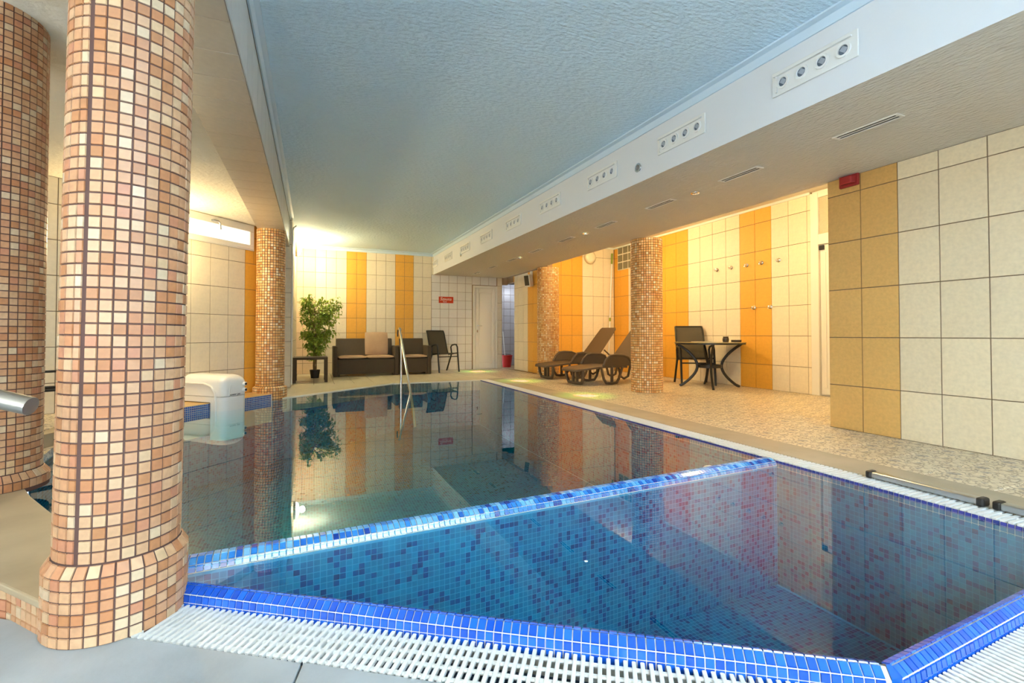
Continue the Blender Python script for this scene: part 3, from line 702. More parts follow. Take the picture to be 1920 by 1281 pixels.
# ------------------------------------------------------------------ gutter gratings
def grate(label, fpt, length, o0, o1, pitch, ztop, ang, indiv=(0, 99), rods=4, bw=.009):
    t = thing('gutter_grate', label, 'grating', (0, 0, 0), 0, 'white overflow gratings')
    n_ = int(length / pitch); wd = o1 - o0
    bar = MB().box((-bw / 2, -wd, -.016), (bw / 2, 0, 0)); bar.box((-bw / 2 - .0015, -wd, -.003), (bw / 2 + .0015, 0, -.0012))
    me = bar.mesh('slat', GRATE); far = MB()
    for k in range(n_):
        u = k * pitch + pitch / 2; p = fpt(u, o0)
        if indiv[0] <= u < indiv[1]: inst('slat', me, t, (p[0], p[1], ztop), (0, 0, ang))
        else: far.add(bar.v, bar.f, 0, Matrix.Translation((p[0], p[1], ztop)) @ Matrix.Rotation(ang, 4, 'Z'))
    if far.v: far.build('far_slats', GRATE, t, kind='stuff')
    for r_ in range(rods):
        o_ = o0 + wd * (r_ + .5) / rods
        a, c = fpt(0, o_), fpt(length, o_)
        MB().tube([(*a, ztop - .011), (*c, ztop - .011)], .0065, 6).build('rod', GRATE, t, smooth=True)
    return t
CH = mat('channel_dark', (.03, .07, .12), .5)
g = struct(MB().prism([abp(-.12, .05), abp(AL + .3, .05), abp(AL + .3, .25), abp(-.12, .25)][::-1], -.2, -.125).prism([bcp(-.1, .05), bcp(BL + .3, .05), bcp(BL + .3, .25), bcp(-.1, .25)][::-1], -.2, -.126), 'gutter_channel', CH)
grate('white slatted grating between the near blue rim and the grey floor', abp, AL + .06, .060, GO, .0235, -.047, math.atan2(ab.y, ab.x), rods=4)
grate('white slatted grating right of the near pool corner, cut by the photo edge', lambda u, o: bcp(u + .03, o), BL - .05, .060, GO, .0235, -.047, math.atan2(bcd.y, bcd.x))
struct(MB().box((3.012, .9, -.12), (3.18, 8.75, -.05)), 'gutter_channel_side', CH)
grate('long white slatted gutter grating along the right side of the pool', lambda u, o: (3.0 + o, .90 + u), 7.84, .010, .168, .030, .002, PI / 2, indiv=(0, 6.0), rods=2, bw=.016)

# ------------------------------------------------------------------ vents and fixtures on fascia / soffit
sl = math.atan(-.0215)
def fpl(px, py):
    d = ray(px, py); X0 = 2.945 + .0215; t_ = X0 / (d.x + .0215 * d.y); return CP + d * t_
def vent_panel():
    t = thing('vent_panel', '', 'vent')
    b = MB(); b.box((-.012, -.275, -.082), (0, .275, .082)); b.build('panel', WPLA, t, bevel=.003)
    b = MB(); b.box((-.03, -.245, .048), (-.012, .255, .058)).box((-.022, .235, -.062), (-.012, .245, .05)); b.build('flap', WPLA, t)
    for k in range(4):
        M = Matrix.Translation((-.0135, -.195 + .13 * k, -.006)) @ Matrix.Rotation(-PI / 2, 4, 'Y')
        n_ = MB().lathe([(.028, -.001), (.045, -.001), (.043, .007), (.030, .008), (.028, .0)], 24, M=M, cap=False).build('nozzle', WPLA, t, smooth=True)
        MB().lathe([(.0, -.0005), (.028, -.0005)], 24, M=M, cap=False).build('nozzle_hole', mat('vent_hole', (.10, .13, .17), .4), n_)
        MB().prism([(-.024, -.010), (.002, -.026), (.026, .0), (.004, .022)], .0004, .003, M=M).build('nozzle_vane', mat('vane_grey', (.36, .40, .46), .5), n_)
    return t
vp = vent_panel(); ords = ['nearest', 'second nearest', 'third nearest', 'fourth nearest', 'fifth nearest', 'sixth nearest', 'third from the far end', 'second from the far end', 'farthest']
vpx = [((1452, 130), (1608, 92)), ((1240, 262), (1321, 232)), ((1103, 340), (1156, 314)), ((1014, 386), (1050, 373)), ((951, 420), (977, 406)), ((903, 447), (921, 436)), ((867, 469), (881, 459)), ((836, 486), (847, 478)), ((813, 499), (823, 491))]
VY = []
for i, (a, c) in enumerate(vpx):
    A, B_ = fpl(*a), fpl(*c); yy = (A.y + B_.y) / 2
    if i >= 1: yy = 2.0 + i * 1.163
    VY.append(yy)
    o = vp if i == 0 else copy_tree(vp)
    o.location = (fx(yy) - .001, yy, 2.585); o.rotation_euler = (0, 0, -sl)
    o['label'] = '%s white vent panel with four round nozzles on the fascia' % ords[i]; o['group'] = 'nozzle vent panels on the fascia'
def slot_vent():
    t = thing('slot_vent', '', 'vent'); VI = mat('vent_ivory', (.80, .78, .72), .4)
    b = MB(); b.box((-.045, -.215, -.008), (-.033, .215, 0)).box((.033, -.215, -.008), (.045, .215, 0)).box((-.033, -.215, -.008), (.033, -.195, 0)).box((-.033, .195, -.008), (.033, .215, 0)); b.build('frame', VI, t, bevel=.002)
    MB().box((-.033, -.195, -.002), (.033, .195, -.0005)).build('slot', mat('slot_dark', (.05, .045, .035), .7), t)
    MB().box((-.004, -.195, -.007), (.004, .195, -.001)).build('louvre', VI, t)
    return t
sv = slot_vent()
for i in range(9):
    o = sv if i == 0 else copy_tree(sv); yy = 2.09 + i * 1.075
    o.location = (3.585, yy, ZS - .0005)
    o['label'] = '%s slot vent in the underside of the soffit' % ords[i]; o['group'] = 'slot vents in the soffit'
def downlight(loc, label, on, rot=(0, 0, 0), colr=(.9, 1, .6)):
    t = thing('spotlight', label, 'spotlight', loc); t.rotation_euler = rot; t['group'] = 'small round recessed spotlights'
    MB().lathe([(.026, -.004), (.045, -.004), (.043, -.010), (.027, -.012), (.026, -.004)], 24, cap=False).build('bezel', CHROME, t, smooth=True)
    MB().lathe([(.0, -.003), (.026, -.003)], 20, cap=False).build('bulb', mat('bulb_on', colr, .3, emis=6.) if on else mat('bulb_off', (.25, .25, .25), .15), t)
    return t
for i, (x, y_, lab) in enumerate([(3.62, 5.88, 'lit spotlight in the soffit, nearest of the three glowing ones'), (3.62, 8.22, 'lit spotlight in the soffit, middle of the three glowing ones'), (3.62, 10.70, 'lit spotlight in the soffit nearest the white door')]):
    downlight((x, y_, ZS), lab, True)
    spot('led_green_%d' % i, (x, y_, ZS - .02), 110, (.30, 1, .10), 27, 1.)
    spot('led_pink_%d' % i, (x, y_, ZS - .02), 800, (1, .02, .16), 10, 1.)
downlight((3.62, 3.75, ZS), 'unlit spotlight in the soffit nearest the camera', False)
downlight((fx(3.72) - .001, 3.72, 2.485), 'unlit round spotlight set in the white fascia nearest the camera', False, (0, R(90), 0))
downlight((fx(9.2) - .001, 9.25, 2.50), 'unlit round spotlight in the white fascia near the far end', False, (0, R(90), 0))

# ------------------------------------------------------------------ lamps
def bulkhead(name, label, M, glow, lightcol=None):
    t = thing(name, label, 'lamp'); t.matrix_world = M
    MB().lathe([(.0, 0), (.155, 0), (.16, .02), (.15, .035), (.14, .04)], 32).build('rim', mat('lamp_rim', (.55, .45, .28), .4), t, smooth=True)
    MB().lathe([(.14, .035), (.132, .06), (.105, .085), (.06, .1), (.0, .105)], 32, cap=False).build('shade', LAMPG if glow else LAMPO, t, smooth=True)
    return t
def onwall(loc, nrm): return Matrix.Translation(loc) @ Vector(nrm).to_track_quat('Z', 'Y').to_matrix().to_4x4()
bulkhead('wall_lamp', 'glowing round wall lamp beside the tiled pillar above the plant', onwall((-.322, 10.45, 2.60), (1, 0, 0)), True)
bulkhead('wall_lamp', 'round ivory wall lamp on the alcove end wall above the loungers', onwall((6.02, YE - .007, 2.69), (0, -1, 0)), False)
bulkhead('wall_lamp', 'glowing round wall lamp in the left bay hidden behind the thick column', onwall((*ww(-.47, .007), 1.86), (WD.y, -WD.x, 0)), True)
for i, (x, y_, z) in enumerate(ALC):
    bulkhead('ceiling_lamp', ['round ceiling lamp of the alcove nearer the white door', 'round ceiling lamp of the alcove above the loungers'][i], onwall((x, y_, ZA), (0, 0, -1)), True)

# ------------------------------------------------------------------ pump unit on the ledge
def wloc(u, o): return ww(u, o)
pu = thing('pool_pump', 'white rounded counter-current pump unit hanging over the pool ledge', 'pump', (*ww(.13, .0), 0), wang)
def rbox(b, x0, x1, y0, y1, z0, z1, top=.0, n=8):
    """box whose upper front/side edges are rounded by radius top"""
    lay = []
    zs = [z0] + [z1 - top + top * math.sin(PI / 2 * k / n) for k in range(n + 1)]; ins = [0] + [top * (1 - math.cos(PI / 2 * k / n)) for k in range(n + 1)]
    cr = .07
    for z, i_ in zip(zs, ins):
        a0, a1, b0, b1 = x0 + i_, x1 - i_, y0 + i_, y1
        pts = []
        for (cx_, cy_, s0) in ((a0 + cr, b0 + cr, PI), (a1 - cr, b0 + cr, 1.5 * PI)):
            for k in range(6): pts.append((cx_ + cr * math.cos(s0 + PI / 2 * k / 5), cy_ + cr * math.sin(s0 + PI / 2 * k / 5)))
        pts += [(a1, b1), (a0, b1)]
        lay.append([(x, y, z) for x, y in pts])
    m_ = len(lay[0]); vs = sum(lay, []); fs = []
    for l_ in range(len(lay) - 1):
        for k in range(m_): fs.append((l_ * m_ + k, l_ * m_ + (k + 1) % m_, (l_ + 1) * m_ + (k + 1) % m_, (l_ + 1) * m_ + k))
    fs += [tuple(range(m_ - 1, -1, -1)), tuple((len(lay) - 1) * m_ + k for k in range(m_))]
    return b.add(vs, fs)
rbox(MB(), -.165, .165, -.68, -.02, .155, .40, .10).build('upper_shell', WPLA, pu, smooth=True)
b = MB(); rbox(b, -.165, .165, -.68, -.02, .085, .150, .0, 1); rbox(b, -.165, .165, -.68, -.485, -.35, .085, 0., 1); b.build('lower_shell', WPLA, pu, smooth=True)
b = MB(); b.tube([(-.168, -.06, .30), (-.168, -.38, .30), (-.168, -.50, .27), (-.168, -.56, .20), (-.168, -.575, .1), (-.168, -.575, -.2)], .014); b.build('side_ridge', WPLA, pu, smooth=True)
b = MB(); b.tube([(-.08, -.683, .16), (-.08, -.683, .22), (-.06, -.675, .275), (-.01, -.665, .30), (.06, -.66, .305)], .008); b.build('front_ridge', WPLA, pu, smooth=True)
for z in (.285, .215):
    kn = MB().lathe([(.024, 0), (.022, .035), (.017, .04)], 16, M=Matrix.Translation((.115, -.672, z)) @ Matrix.Rotation(PI / 2, 4, 'X')).build('knob', WPLA, pu, smooth=True)
    MB().lathe([(.0, .0405), (.015, .0405), (.015, .043), (0, .043)], 12, M=Matrix.Translation((.115, -.672, z)) @ Matrix.Rotation(PI / 2, 4, 'X')).build('knob_cap', BLACK, kn)
text_part('power jet', .036, BLACK, pu, Matrix.Translation((-.01, -.682, .172)) @ RX, shear=.2)

# ------------------------------------------------------------------ handrails
hr = thing('pool_handrail', 'slanted stainless steel handrail entering the water before the sofa', 'handrail')
MB().tube([(1.47, 8.70, .955), (1.455, 8.68, .985), (1.44, 8.64, .985), (1.375, 7.3, .05), (1.36, 7.05, -.12), (1.32, 6.6, -.42)], .021, 12).build('rail', STEEL, hr, smooth=True)
MB().tube([(1.447, 8.50, .88), (1.447, 8.50, -.85)], .021, 12).build('post', STEEL, hr, smooth=True)
MB().tube([(1.425, 8.70, .96), (1.42, 8.71, .90), (1.42, 8.70, .84)], .012, 8).build('clip', FRAME, hr, smooth=True)
hl = thing('stair_handrail', 'thick stainless steel handrail with cut end at the left photo edge', 'handrail')
a = Vector((-.83, 1.44, .77)); 
dep = 1.25
e_ = CP + ray(58, 762) * dep; s_ = CP + ray(-90, 728) * (dep - .02)
MB().tube([tuple(s_ + (s_ - e_) * .8), tuple(s_), tuple(e_)], .024, 20).build('rail', STEELD, hl, smooth=True)
pst = s_ + (s_ - e_) * .6
MB().tube([tuple(pst), (pst.x, pst.y, -.05)], .02, 12).build('post', STEELD, hl, smooth=True)

# ------------------------------------------------------------------ back furniture
# side table
st = thing('side_table', 'low square dark brown table in front of the potted tree', 'table', (-.03, 9.66, 0))
MB().box((-.295, -.27, .415), (.295, .27, .46)).build('table_top', RATTAN, st, bevel=.004)
for sx in (-1, 1):
    for sy in (-1, 1): MB().box((sx * .295, sy * .27, 0), (sx * (.295 - .055), sy * (.27 - .055), .415)).build('leg', RATTAN, st, bevel=.003)
# ficus
fc = thing('potted_ficus', 'leafy green artificial ficus tree in a small black pot', 'plant', (.05, 10.38, 0))
MB().lathe([(.075, 0), (.10, .165), (.092, .165), (.088, .14), (0, .14)], 24).build('pot', BLACK, fc, smooth=True)
tb = MB(); rnd = random.Random(3)
tips = []
for k in range(5):
    a0 = k * 2 * PI / 5; pts = []; x = y_ = 0
    for q in range(14):
        z = .13 + q * .115
        tw = a0 + q * .55; rr = .028 if q < 6 else .028 + (q - 6) * .022
        pts.append((rr * math.cos(tw), rr * math.sin(tw), z))
    tb.tube(pts, [.014 - .0008 * q for q in range(14)], 6)
for k in range(64):
    z0 = rnd.uniform(.40, 1.45); an_ = rnd.uniform(0, 2 * PI)
    rr = (.14 + .27 * min(1, max(0, (z0 - .35) / .75))) * rnd.uniform(.55, 1.2)
    if z0 > 1.25: rr *= 1.25 - (z0 - 1.25) * 2.2
    if math.cos(an_) < -.3: rr *= .72
    p0 = Vector((0, 0, z0)); p2 = Vector((max(-.26, rr * math.cos(an_)), rr * math.sin(an_), z0 + rnd.uniform(.03, .30))); p1 = (p0 + p2) / 2 + Vector((0, 0, .04))
    tb.tube([p0, p1, p2], [.005, .004, .002], 4); tips.append((p0, p1, p2))
tb.build('trunk', BARK, fc)
lf = MB()
for (p0, p1, p2) in tips:
    for q in range(46):
        t_ = rnd.uniform(.3, 1.05) ** .8; c_ = p0.lerp(p1, min(1, t_ * 2)) if t_ < .5 else p1.lerp(p2, t_ * 2 - 1)
        c_ = c_ + Vector((rnd.gauss(0, .035), rnd.gauss(0, .035), rnd.gauss(-.015, .04)))
        c_.x = max(c_.x, -.26); c_.y = min(c_.y, .9)
        ll = rnd.uniform(.06, .10); wd = ll * .46
        M = Matrix.Translation(c_) @ Matrix.Rotation(rnd.uniform(0, 2 * PI), 4, 'Z') @ Matrix.Rotation(rnd.uniform(-.2, 1.2), 4, 'Y') @ Matrix.Rotation(rnd.uniform(-.6, .6), 4, 'X')
        lf.add([(0, 0, 0), (ll * .4, wd / 2, -.003), (ll, 0, -.012), (ll * .4, -wd / 2, -.003), (ll * .45, 0, .004)], [(0, 4, 1), (1, 4, 2), (2, 4, 3), (3, 4, 0)], 0, M)
lf.build('foliage', LEAF, fc, kind='stuff')
# sofa family
def sofa(name, label, cat, x0, x1, yf, nseat):
    W = x1 - x0; t = thing(name, label, cat, ((x0 + x1) / 2, yf, 0)); hw = W / 2
    for s_ in (-1, 1):
        MB().box((s_ * hw, 0, .0), (s_ * (hw - .085), .66, .63)).build('armrest', RATTAN, t, bevel=.018)
    b = MB(); b.box((-hw + .085, .03, .045), (hw - .085, .62, .36)); b.build('seat_box', RATTAN, t, bevel=.006)
    pw = (W - .19) / nseat
    for k in range(nseat):
        xa = -hw + .095 + k * pw
        MB().box((xa + .002, .018, .05), (xa + pw - .002, .035, .345)).build('front_panel', RATTAN, t, bevel=.004)
    MB().box((-hw + .085, .018, 0), (-hw + .13, .05, .05)).build('foot', RATTAN, t); MB().box((hw - .13, .018, 0), (hw - .085, .05, .05)).build('foot', RATTAN, t)
    MB().add([(-hw + .07, .46, .34), (hw - .07, .46, .34), (hw - .07, .56, .79), (-hw + .07, .56, .79), (-hw + .07, .60, .34), (hw - .07, .60, .34), (hw - .07, .64, .79), (-hw + .07, .64, .79)],
             [(0, 1, 2, 3), (5, 4, 7, 6), (3, 2, 6, 7), (0, 3, 7, 4), (1, 5, 6, 2), (0, 4, 5, 1)]).build('backrest', RATTAN, t, bevel=.02)
    return t
sofa('loveseat', 'dark brown rattan two-seat sofa against the striped wall', 'sofa', .40, 1.73, 10.42, 2)
sofa('armchair', 'dark brown rattan armchair next to the two-seat sofa', 'armchair', 1.76, 2.44, 10.42, 1)
def cushion(label, loc, sx, sy, sz, rot=(0, 0, 0), grp='tan seat cushions'):
    b = MB(); nx = 8
    vs = []; fs = []
    for s_ in (0, 1):
        for i in range(nx + 1):
            for j in range(nx + 1):
                u, v = i / nx * 2 - 1, j / nx * 2 - 1
                puff = (1 - u ** 6) * (1 - v ** 6)
                sh = 1 - .03 * (abs(u * v)) ** 3
                vs.append((u * sx / 2 * sh, v * sy / 2 * sh, (1 if s_ else -1) * sz / 2 * (.35 + .65 * puff)))
    k = nx + 1; o = k * k
    for i in range(nx):
        for j in range(nx):
            fs.append((i * k + j, i * k + j + 1, (i + 1) * k + j + 1, (i + 1) * k + j)); fs.append((o + i * k + j, o + (i + 1) * k + j, o + (i + 1) * k + j + 1, o + i * k + j + 1))
    rimi = [i * k for i in range(k)] + [nx * k + j for j in range(1, k)] + [i * k + nx for i in range(nx - 1, -1, -1)] + [j for j in range(nx - 1, 0, -1)]
    for q in range(len(rimi)): a_, b_ = rimi[q], rimi[(q + 1) % len(rimi)]; fs.append((a_, b_, o + b_, o + a_))
    b.add(vs, fs); ob = b.build('seat_cushion', CUSH, smooth=True); ob.location = loc; ob.rotation_euler = rot
    bm = bmesh.new(); bm.from_mesh(ob.data); bmesh.ops.recalc_face_normals(bm, faces=bm.faces); bm.to_mesh(ob.data); bm.free()
    return tag(ob, label, 'cushion', grp)
cushion('flat tan seat cushion on the left half of the two-seat sofa', (.78, 10.66, .396), .562, .46, .07)
cushion('flat tan seat cushion on the right half of the two-seat sofa', (1.35, 10.66, .396), .562, .46, .07)
cushion('flat tan seat cushion on the rattan armchair', (2.10, 10.66, .395), .50, .46, .07)
cushion('square tan cushion propped upright on the two-seat sofa', (1.30, 10.80, .68), .49, .50, .09, (R(80), 0, 0), 'tan back cushions')
# sling chairs
def sling_chair(label, loc, rz):
    t = thing('sling_chair', label, 'chair', loc, rz, 'dark sling chairs')
    for s_ in (-1, 1):
        x = s_ * .265
        MB().tube([(x, -.30, 0), (x, -.22, .58), (x, -.18, .635), (x, -.10, .64), (x, .02, .62), (x, .07, .57), (x, .03, .42), (x, .26, .0)], .018, 8).build('side_frame', FRAME, t, smooth=True)
        MB().tube([(s_ * .235, -.25, .44), (s_ * .235, .12, .40), (s_ * .235, .17, .44), (s_ * .23, .33, .90), (s_ * .225, .37, .965)], .016, 8).build('sling_rail', FRAME, t, smooth=True)
    pth = [(-.27, .435), (-.24, .447), (-.05, .425), (.11, .405), (.155, .425), (.20, .52), (.26, .69), (.33, .89), (.37, .965)]
    b = MB(); vs = []
    for (y_, z) in pth: vs += [(-.228, y_, z), (.228, y_, z)]
    vs += [(x, y_ + .004, z - .006) for x, y_, z in vs]
    m_ = len(pth) * 2
    fs = [(2 * i, 2 * i + 1, 2 * i + 3, 2 * i + 2) for i in range(len(pth) - 1)] + [(m_ + 2 * i, m_ + 2 * i + 2, m_ + 2 * i + 3, m_ + 2 * i + 1) for i in range(len(pth) - 1)]
    b.add(vs, fs).build('sling', SLING, t)
    MB().tube([(-.265, -.255, .36), (.265, -.255, .36)], .011, 8).build('crossbar', FRAME, t, smooth=True)
    MB().tube([(-.225, .37, .965), (.225, .37, .965)], .0125, 8).build('top_bar', FRAME, t, smooth=True)
    return t
sling_chair('dark sling chair standing alone against white tiles beside the door', (2.84, 10.98, 0), R(16))
c2_ = sling_chair('dark sling chair directly behind the round glass table', (6.27, 6.55, 0), R(-30)); c2_.scale = (1.05, 1.05, 1.06)

# ------------------------------------------------------------------ round table with curved legs
tx, ty = 6.12, 6.04
tt = thing('glass_table', 'round glass garden table with four curved dark legs in the alcove', 'table', (tx, ty, 0), R(0))
MB().lathe([(0, .735), (.545, .735), (.56, .742), (.56, .748), (.545, .752), (0, .752)], 48, cap=False).build('table_top', TGLASS, tt, smooth=True)
MB().lathe([(.53, .715), (.548, .715), (.548, .735), (.53, .735), (.53, .715)], 48, cap=False).build('top_ring', FRAME, tt, smooth=True)
for k, an_ in enumerate((R(141), R(231), R(331), R(55))):
    pts = []
    for q in range(17):
        z = .725 * (1 - q / 16); f_ = abs(q / 16 - .52) / .52; r_ = .19 + (.33 if q < 9 else .33) * f_ ** 1.8
        pts.append((r_ * math.cos(an_), r_ * math.sin(an_), max(z, .012)))
    MB().tube(pts, .019, 8, flat=1.2).build('leg', FRAME, tt, smooth=True)
MB().lathe([(.165, .325), (.19, .325), (.19, .375), (.165, .375), (.165, .325)], 32, cap=False).build('brace_ring', FRAME, tt, smooth=True)
o = MB().lathe([(.0, 0), (.042, 0), (.05, .03), (.048, .06), (.04, .075), (.044, .09), (.036, .09), (.034, .07), (0, .02)], 20, M=Matrix.Translation((6.28, 5.85, .753))).build('candle_jar', CERAM, smooth=True)
tag(o, 'small dark round candle jar on the glass table', 'jar')
o = MB().lathe([(.0, 0), (.075, 0), (.08, .012), (.078, .035), (.068, .035), (.064, .012), (0, .01)], 24, M=Matrix.Translation((6.46, 5.80, .753))).build('ashtray', CERAM, smooth=True)
tag(o, 'flat dark ashtray on the glass table near the wall', 'ashtray')
o = MB().box((-.15, -.10, 0), (.15, .10, .006), M=Matrix.Translation((6.02, 6.12, .7525)) @ Matrix.Rotation(.3, 4, 'Z')).build('menu_card', PAPER)
tag(o, 'flat paper card lying on the glass table', 'paper')

# ------------------------------------------------------------------ loungers
def lounger(label, loc, rz):
    t = thing('sun_lounger', label, 'sun lounger', loc, rz, 'brown plastic sun loungers'); hw = .32
    def ribbon(path, w0, th, name, wf=None):
        vs = []; m_ = len(path)
        for q, (x, z) in enumerate(path):
            w_ = wf[q] if wf else w0
            vs += [(x, -w_, z), (x, -w_ * .8, z - .004), (x, w_ * .8, z - .004), (x, w_, z), (x, w_, z - th), (x, -w_, z - th)]
        fs = []
        for q in range(m_ - 1):
            for k in range(6): fs.append((q * 6 + k, q * 6 + (k + 1) % 6, (q + 1) * 6 + (k + 1) % 6, (q + 1) * 6 + k))
        fs += [tuple(range(5, -1, -1)), tuple((m_ - 1) * 6 + k for k in range(6))]
        b = MB().add(vs, fs); o = b.build(name, RESIN, t, bevel=.008)
        bm = bmesh.new(); bm.from_mesh(o.data); bmesh.ops.recalc_face_normals(bm, faces=bm.faces); bm.to_mesh(o.data); bm.free(); return o
    ribbon([(0, .265), (.05, .285), (.2, .30), (.5, .325), (.75, .33), (1.05, .315)], hw, .035, 'seat', [.22, .285, .315, .32, .32, .32])
    ribbon([(1.03, .32), (1.12, .38), (1.30, .58), (1.55, .87), (1.66, 1.00), (1.685, 1.03)], .29, .03, 'backrest', [.29, .29, .285, .275, .26, .22])
    for s_ in (-1, 1):
        y_ = s_ * (hw + .012)
        MB().tube([(.50, y_, .33), (.56, y_, .43), (.64, y_, .50), (.76, y_, .515), (.95, y_, .505), (1.05, y_, .47), (1.12, y_, .36), (1.15, y_, .30)], .022, 8).build('armrest', RESIN, t, smooth=True)
        b = MB(); b.add([(.53, y_, .32), (.58, y_, .44), (.66, y_, .495), (.94, y_, .49), (1.03, y_, .46), (1.10, y_, .32), (.53, y_ - s_ * .02, .32), (.58, y_ - s_ * .02, .44), (.66, y_ - s_ * .02, .495), (.94, y_ - s_ * .02, .49), (1.03, y_ - s_ * .02, .46), (1.10, y_ - s_ * .02, .32)],
                        [(0, 1, 2, 3, 4, 5), (11, 10, 9, 8, 7, 6), (0, 6, 7, 1), (1, 7, 8, 2), (2, 8, 9, 3), (3, 9, 10, 4), (4, 10, 11, 5)]).build('side_panel', RESIN, t)
        MB().tube([(.46, y_ * .97, .31), (.52, y_ * .97, .10), (.57, y_ * .97, .03), (.66, y_ * .97, .02), (.80, y_ * .97, .03), (.85, y_ * .97, .10), (.93, y_ * .97, .31)], .024, 8).build('leg', RESIN, t, smooth=True)
        MB().box((.67, y_ * .97 - .015, .03), (.72, y_ * .97 + .015, .32)).build('leg_strut', RESIN, t, bevel=.005)
        MB().tube([(1.35, s_ * .27, .56), (1.62, s_ * .29, .34)], .016, 8).build('prop', RESIN, t, smooth=True)
        MB().tube([(1.12, y_ * .97, .30), (1.5, y_ * .97, .30), (1.72, y_ * .97, .30)], .026, 8).build('rear_rail', RESIN, t, smooth=True)
        MB().tube([(1.35, y_ * .95, .30), (1.42, y_ * .95, .06), (1.50, y_ * .95, .02), (1.60, y_ * .95, .06), (1.67, y_ * .95, .30)], .024, 8).build('leg', RESIN, t, smooth=True)
    MB().tube([(.12, -.27, .27), (.13, -.25, .12), (.14, -.20, .035), (.14, 0, .025), (.14, .20, .035), (.13, .25, .12), (.12, .27, .27)], .028, 8).build('foot_leg', RESIN, t, smooth=True)
    for s_ in (-1, 1): MB().box((.12, s_ * .075, .03), (.16, s_ * .035, .27)).build('leg_strut', RESIN, t)
    return t
lounger('brown plastic sun lounger partly behind the orange column, nearer one', (4.13, 7.28, 0), R(4))
lounger('brown plastic sun lounger with raised back, farther one beside the far column', (4.15, 8.42, 0), R(4))

# ------------------------------------------------------------------ wall items in the alcove
def hook():
    t = thing('wall_hook', '', 'hook')
    MB().lathe([(.0, 0), (.032, 0), (.034, .006), (.022, .012), (.014, .018), (.012, .035), (.02, .045), (.02, .055), (.0, .06)], 20, M=Matrix.Rotation(-PI / 2, 4, 'Y'), cap=False).build('knob', CHROME, t, smooth=True)
    MB().tube([(-.045, 0, 0), (-.06, 0, -.015), (-.06, 0, -.03)], .007, 6).build('peg', CHROME, t, smooth=True)
    return t
hk = hook()
for i, (y_, z, lab) in enumerate([(6.43, 2.04, 'first hook from the left in the upper row of five'), (6.116, 2.04, 'second hook from the left in the upper row of five'), (5.797, 2.037, 'middle hook of the upper row of five, on orange tile'), (5.51, 2.04, 'fourth hook from the left in the upper row of five'), (5.204, 2.04, 'hook nearest the white door in the upper row'), (5.658, 1.318, 'left one of the two lower hooks on orange tile'), (5.353, 1.315, 'right one of the two lower hooks on orange tile')]):
    o = hk if i == 0 else copy_tree(hk); o.location = (XA - .006, y_, z); o['label'] = 'round chrome wall hook, ' + lab; o['group'] = 'chrome hooks on the alcove wall'
gw = struct(MB().box((XA - .003, 8.26, 2.40), (XA - .0005, 9.46, ZA)), 'window_2', MORTAR)
for i in range(6):
    for j in range(3):
        MB().box((XA - .013, 9.45 - i * .2 - .186, 2.415 + j * .183), (XA - .003, 9.45 - i * .2 - .014, 2.415 + j * .183 + .158)).build('glass_block', BLOCKG, gw, bevel=.006)
o = MB(); o = thing('pool_pole', 'long white telescopic pole leaning in the alcove corner', 'pole', (0, 0, 0))
pa, pb_ = Vector((6.47, 9.50, .01)), Vector((6.63, 9.56, 2.82))
MB().tube([pa, pa.lerp(pb_, .52)], .019, 10).build('lower_tube', WPLA, o, smooth=True)
MB().tube([pa.lerp(pb_, .50), pa.lerp(pb_, .93)], .016, 10).build('upper_tube', WPLA, o, smooth=True)
MB().tube([pa.lerp(pb_, .91), pb_], .023, 10).build('grip', GREEN, o, smooth=True)
MB().tube([pa.lerp(pb_, .42), pa.lerp(pb_, .45)], .023, 10).build('clamp', GREEN, o, smooth=True)
sp = thing('wall_speaker', 'small white loudspeaker with dark grille under the soffit', 'speaker', (XF - .01, 9.90, 2.14), R(0))
MM = Matrix.Rotation(R(24), 4, 'Z') @ Matrix.Rotation(R(-10), 4, 'Y')
MB().prism([(-.20, -.085), (-.20, .085), (-.04, .06), (-.04, -.06)], -.15, .13, M=MM).build('cabinet', WPLAW, sp, bevel=.012)
MB().box((-.205, -.065, -.115), (-.199, .065, .11), M=MM).build('grille', mat('grille_dark', (.06, .045, .025), .7), sp)
MB().box((-.05, -.03, .05), (.0, .03, .19)).build('bracket', WPLAW, sp, bevel=.006)
o = MB().box((XF - .014, 10.86, 1.46), (XF - .006, 10.94, 1.55)).build('light_switch', WPLAW, bevel=.003); tag(o, 'small ivory light switch on the cream tiles by the doorway', 'switch')
bk = thing('bucket', 'red plastic bucket standing in the far doorway', 'bucket', (4.83, 11.85, 0))
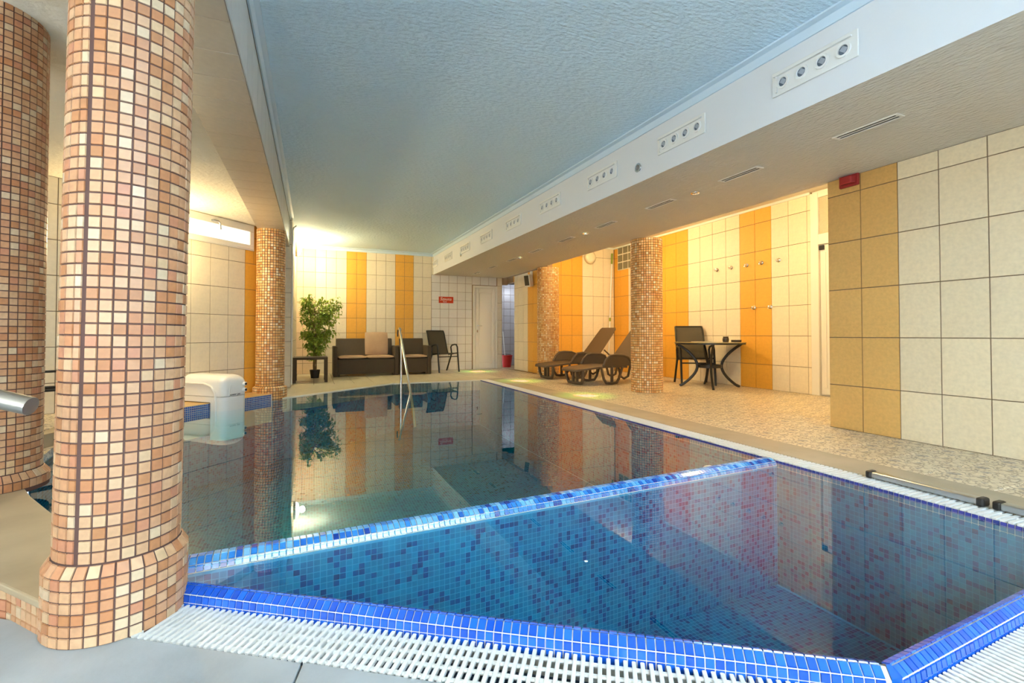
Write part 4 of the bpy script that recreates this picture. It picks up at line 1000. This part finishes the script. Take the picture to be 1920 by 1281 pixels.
MB().lathe([(.11, 0), (.15, .30), (.155, .30), (.155, .32), (.14, .32), (.105, .02), (0, .02)], 24).build('body', RED, bk, smooth=True)
MB().tube([(-.15, 0, .30), (-.13, .05, .33), (0, .09, .345), (.13, .05, .33), (.15, 0, .30)], .006, 6).build('handle', BLACK, bk, smooth=True)
mp = thing('mop', 'white mop handle standing in the red bucket', 'mop')
MB().tube([(4.80, 11.86, .05), (4.70, 11.80, .95)], .011, 8).build('stick', WPLA, mp, smooth=True)
MB().lathe([(.05, .02), (.07, .12), (.03, .30)], 12, M=Matrix.Translation((4.80, 11.86, .025))).build('mop_head', mat('mop_grey', (.12, .12, .12), .9), mp, smooth=True)

# aluminium bars on the right deck
def bar(label, y0, y1, x):
    t = thing('metal_bar', label, 'metal bar', (0, 0, 0), 0, 'metal bars lying on the gutter')
    MB().box((x, y0 + .03, .008), (x + .055, y1 - .03, .042)).build('profile', STEELD, t, bevel=.006)
    for (a, c, nm) in ((y0, y0 + .035, 'end_cap'), (y1 - .035, y1, 'end_cap')):
        MB().prism([(x - .006, a), (x + .061, a), (x + .061, c), (x - .006, c)], .003, .047).build(nm, BLACK, t, bevel=.01)
    return t
bar('flat metal bar with black end caps lying beside the gutter', 1.30, 1.86, 3.135)
bar('flat metal bar with black end caps cut off by the right photo edge', .60, 1.275, 3.145)
# dark framed bench beyond the left columns
bn_ = thing('folding_lounger', 'black tube framed folded lounger against the tiled wall between left columns', 'lounger')
c_ = Vector((-2.19, 5.51)) + ln * .22
def lp(u, z, o=0.): p = c_ + ld * u + ln * o; return (p.x, p.y, z)
MB().tube([lp(-.55, .12), lp(-.55, .50), lp(-.50, .56), lp(.25, .56), lp(.30, .50), lp(.30, .12)], .011, 8).build('frame', BLACK, bn_, smooth=True)
MB().tube([lp(-.55, .42), lp(.30, .42)], .016, 8).build('crossbar', BLACK, bn_, smooth=True)
MB().tube([lp(-.55, .40, .03), lp(.30, .40, .03)], .012, 8).build('crossbar', BLACK, bn_, smooth=True)
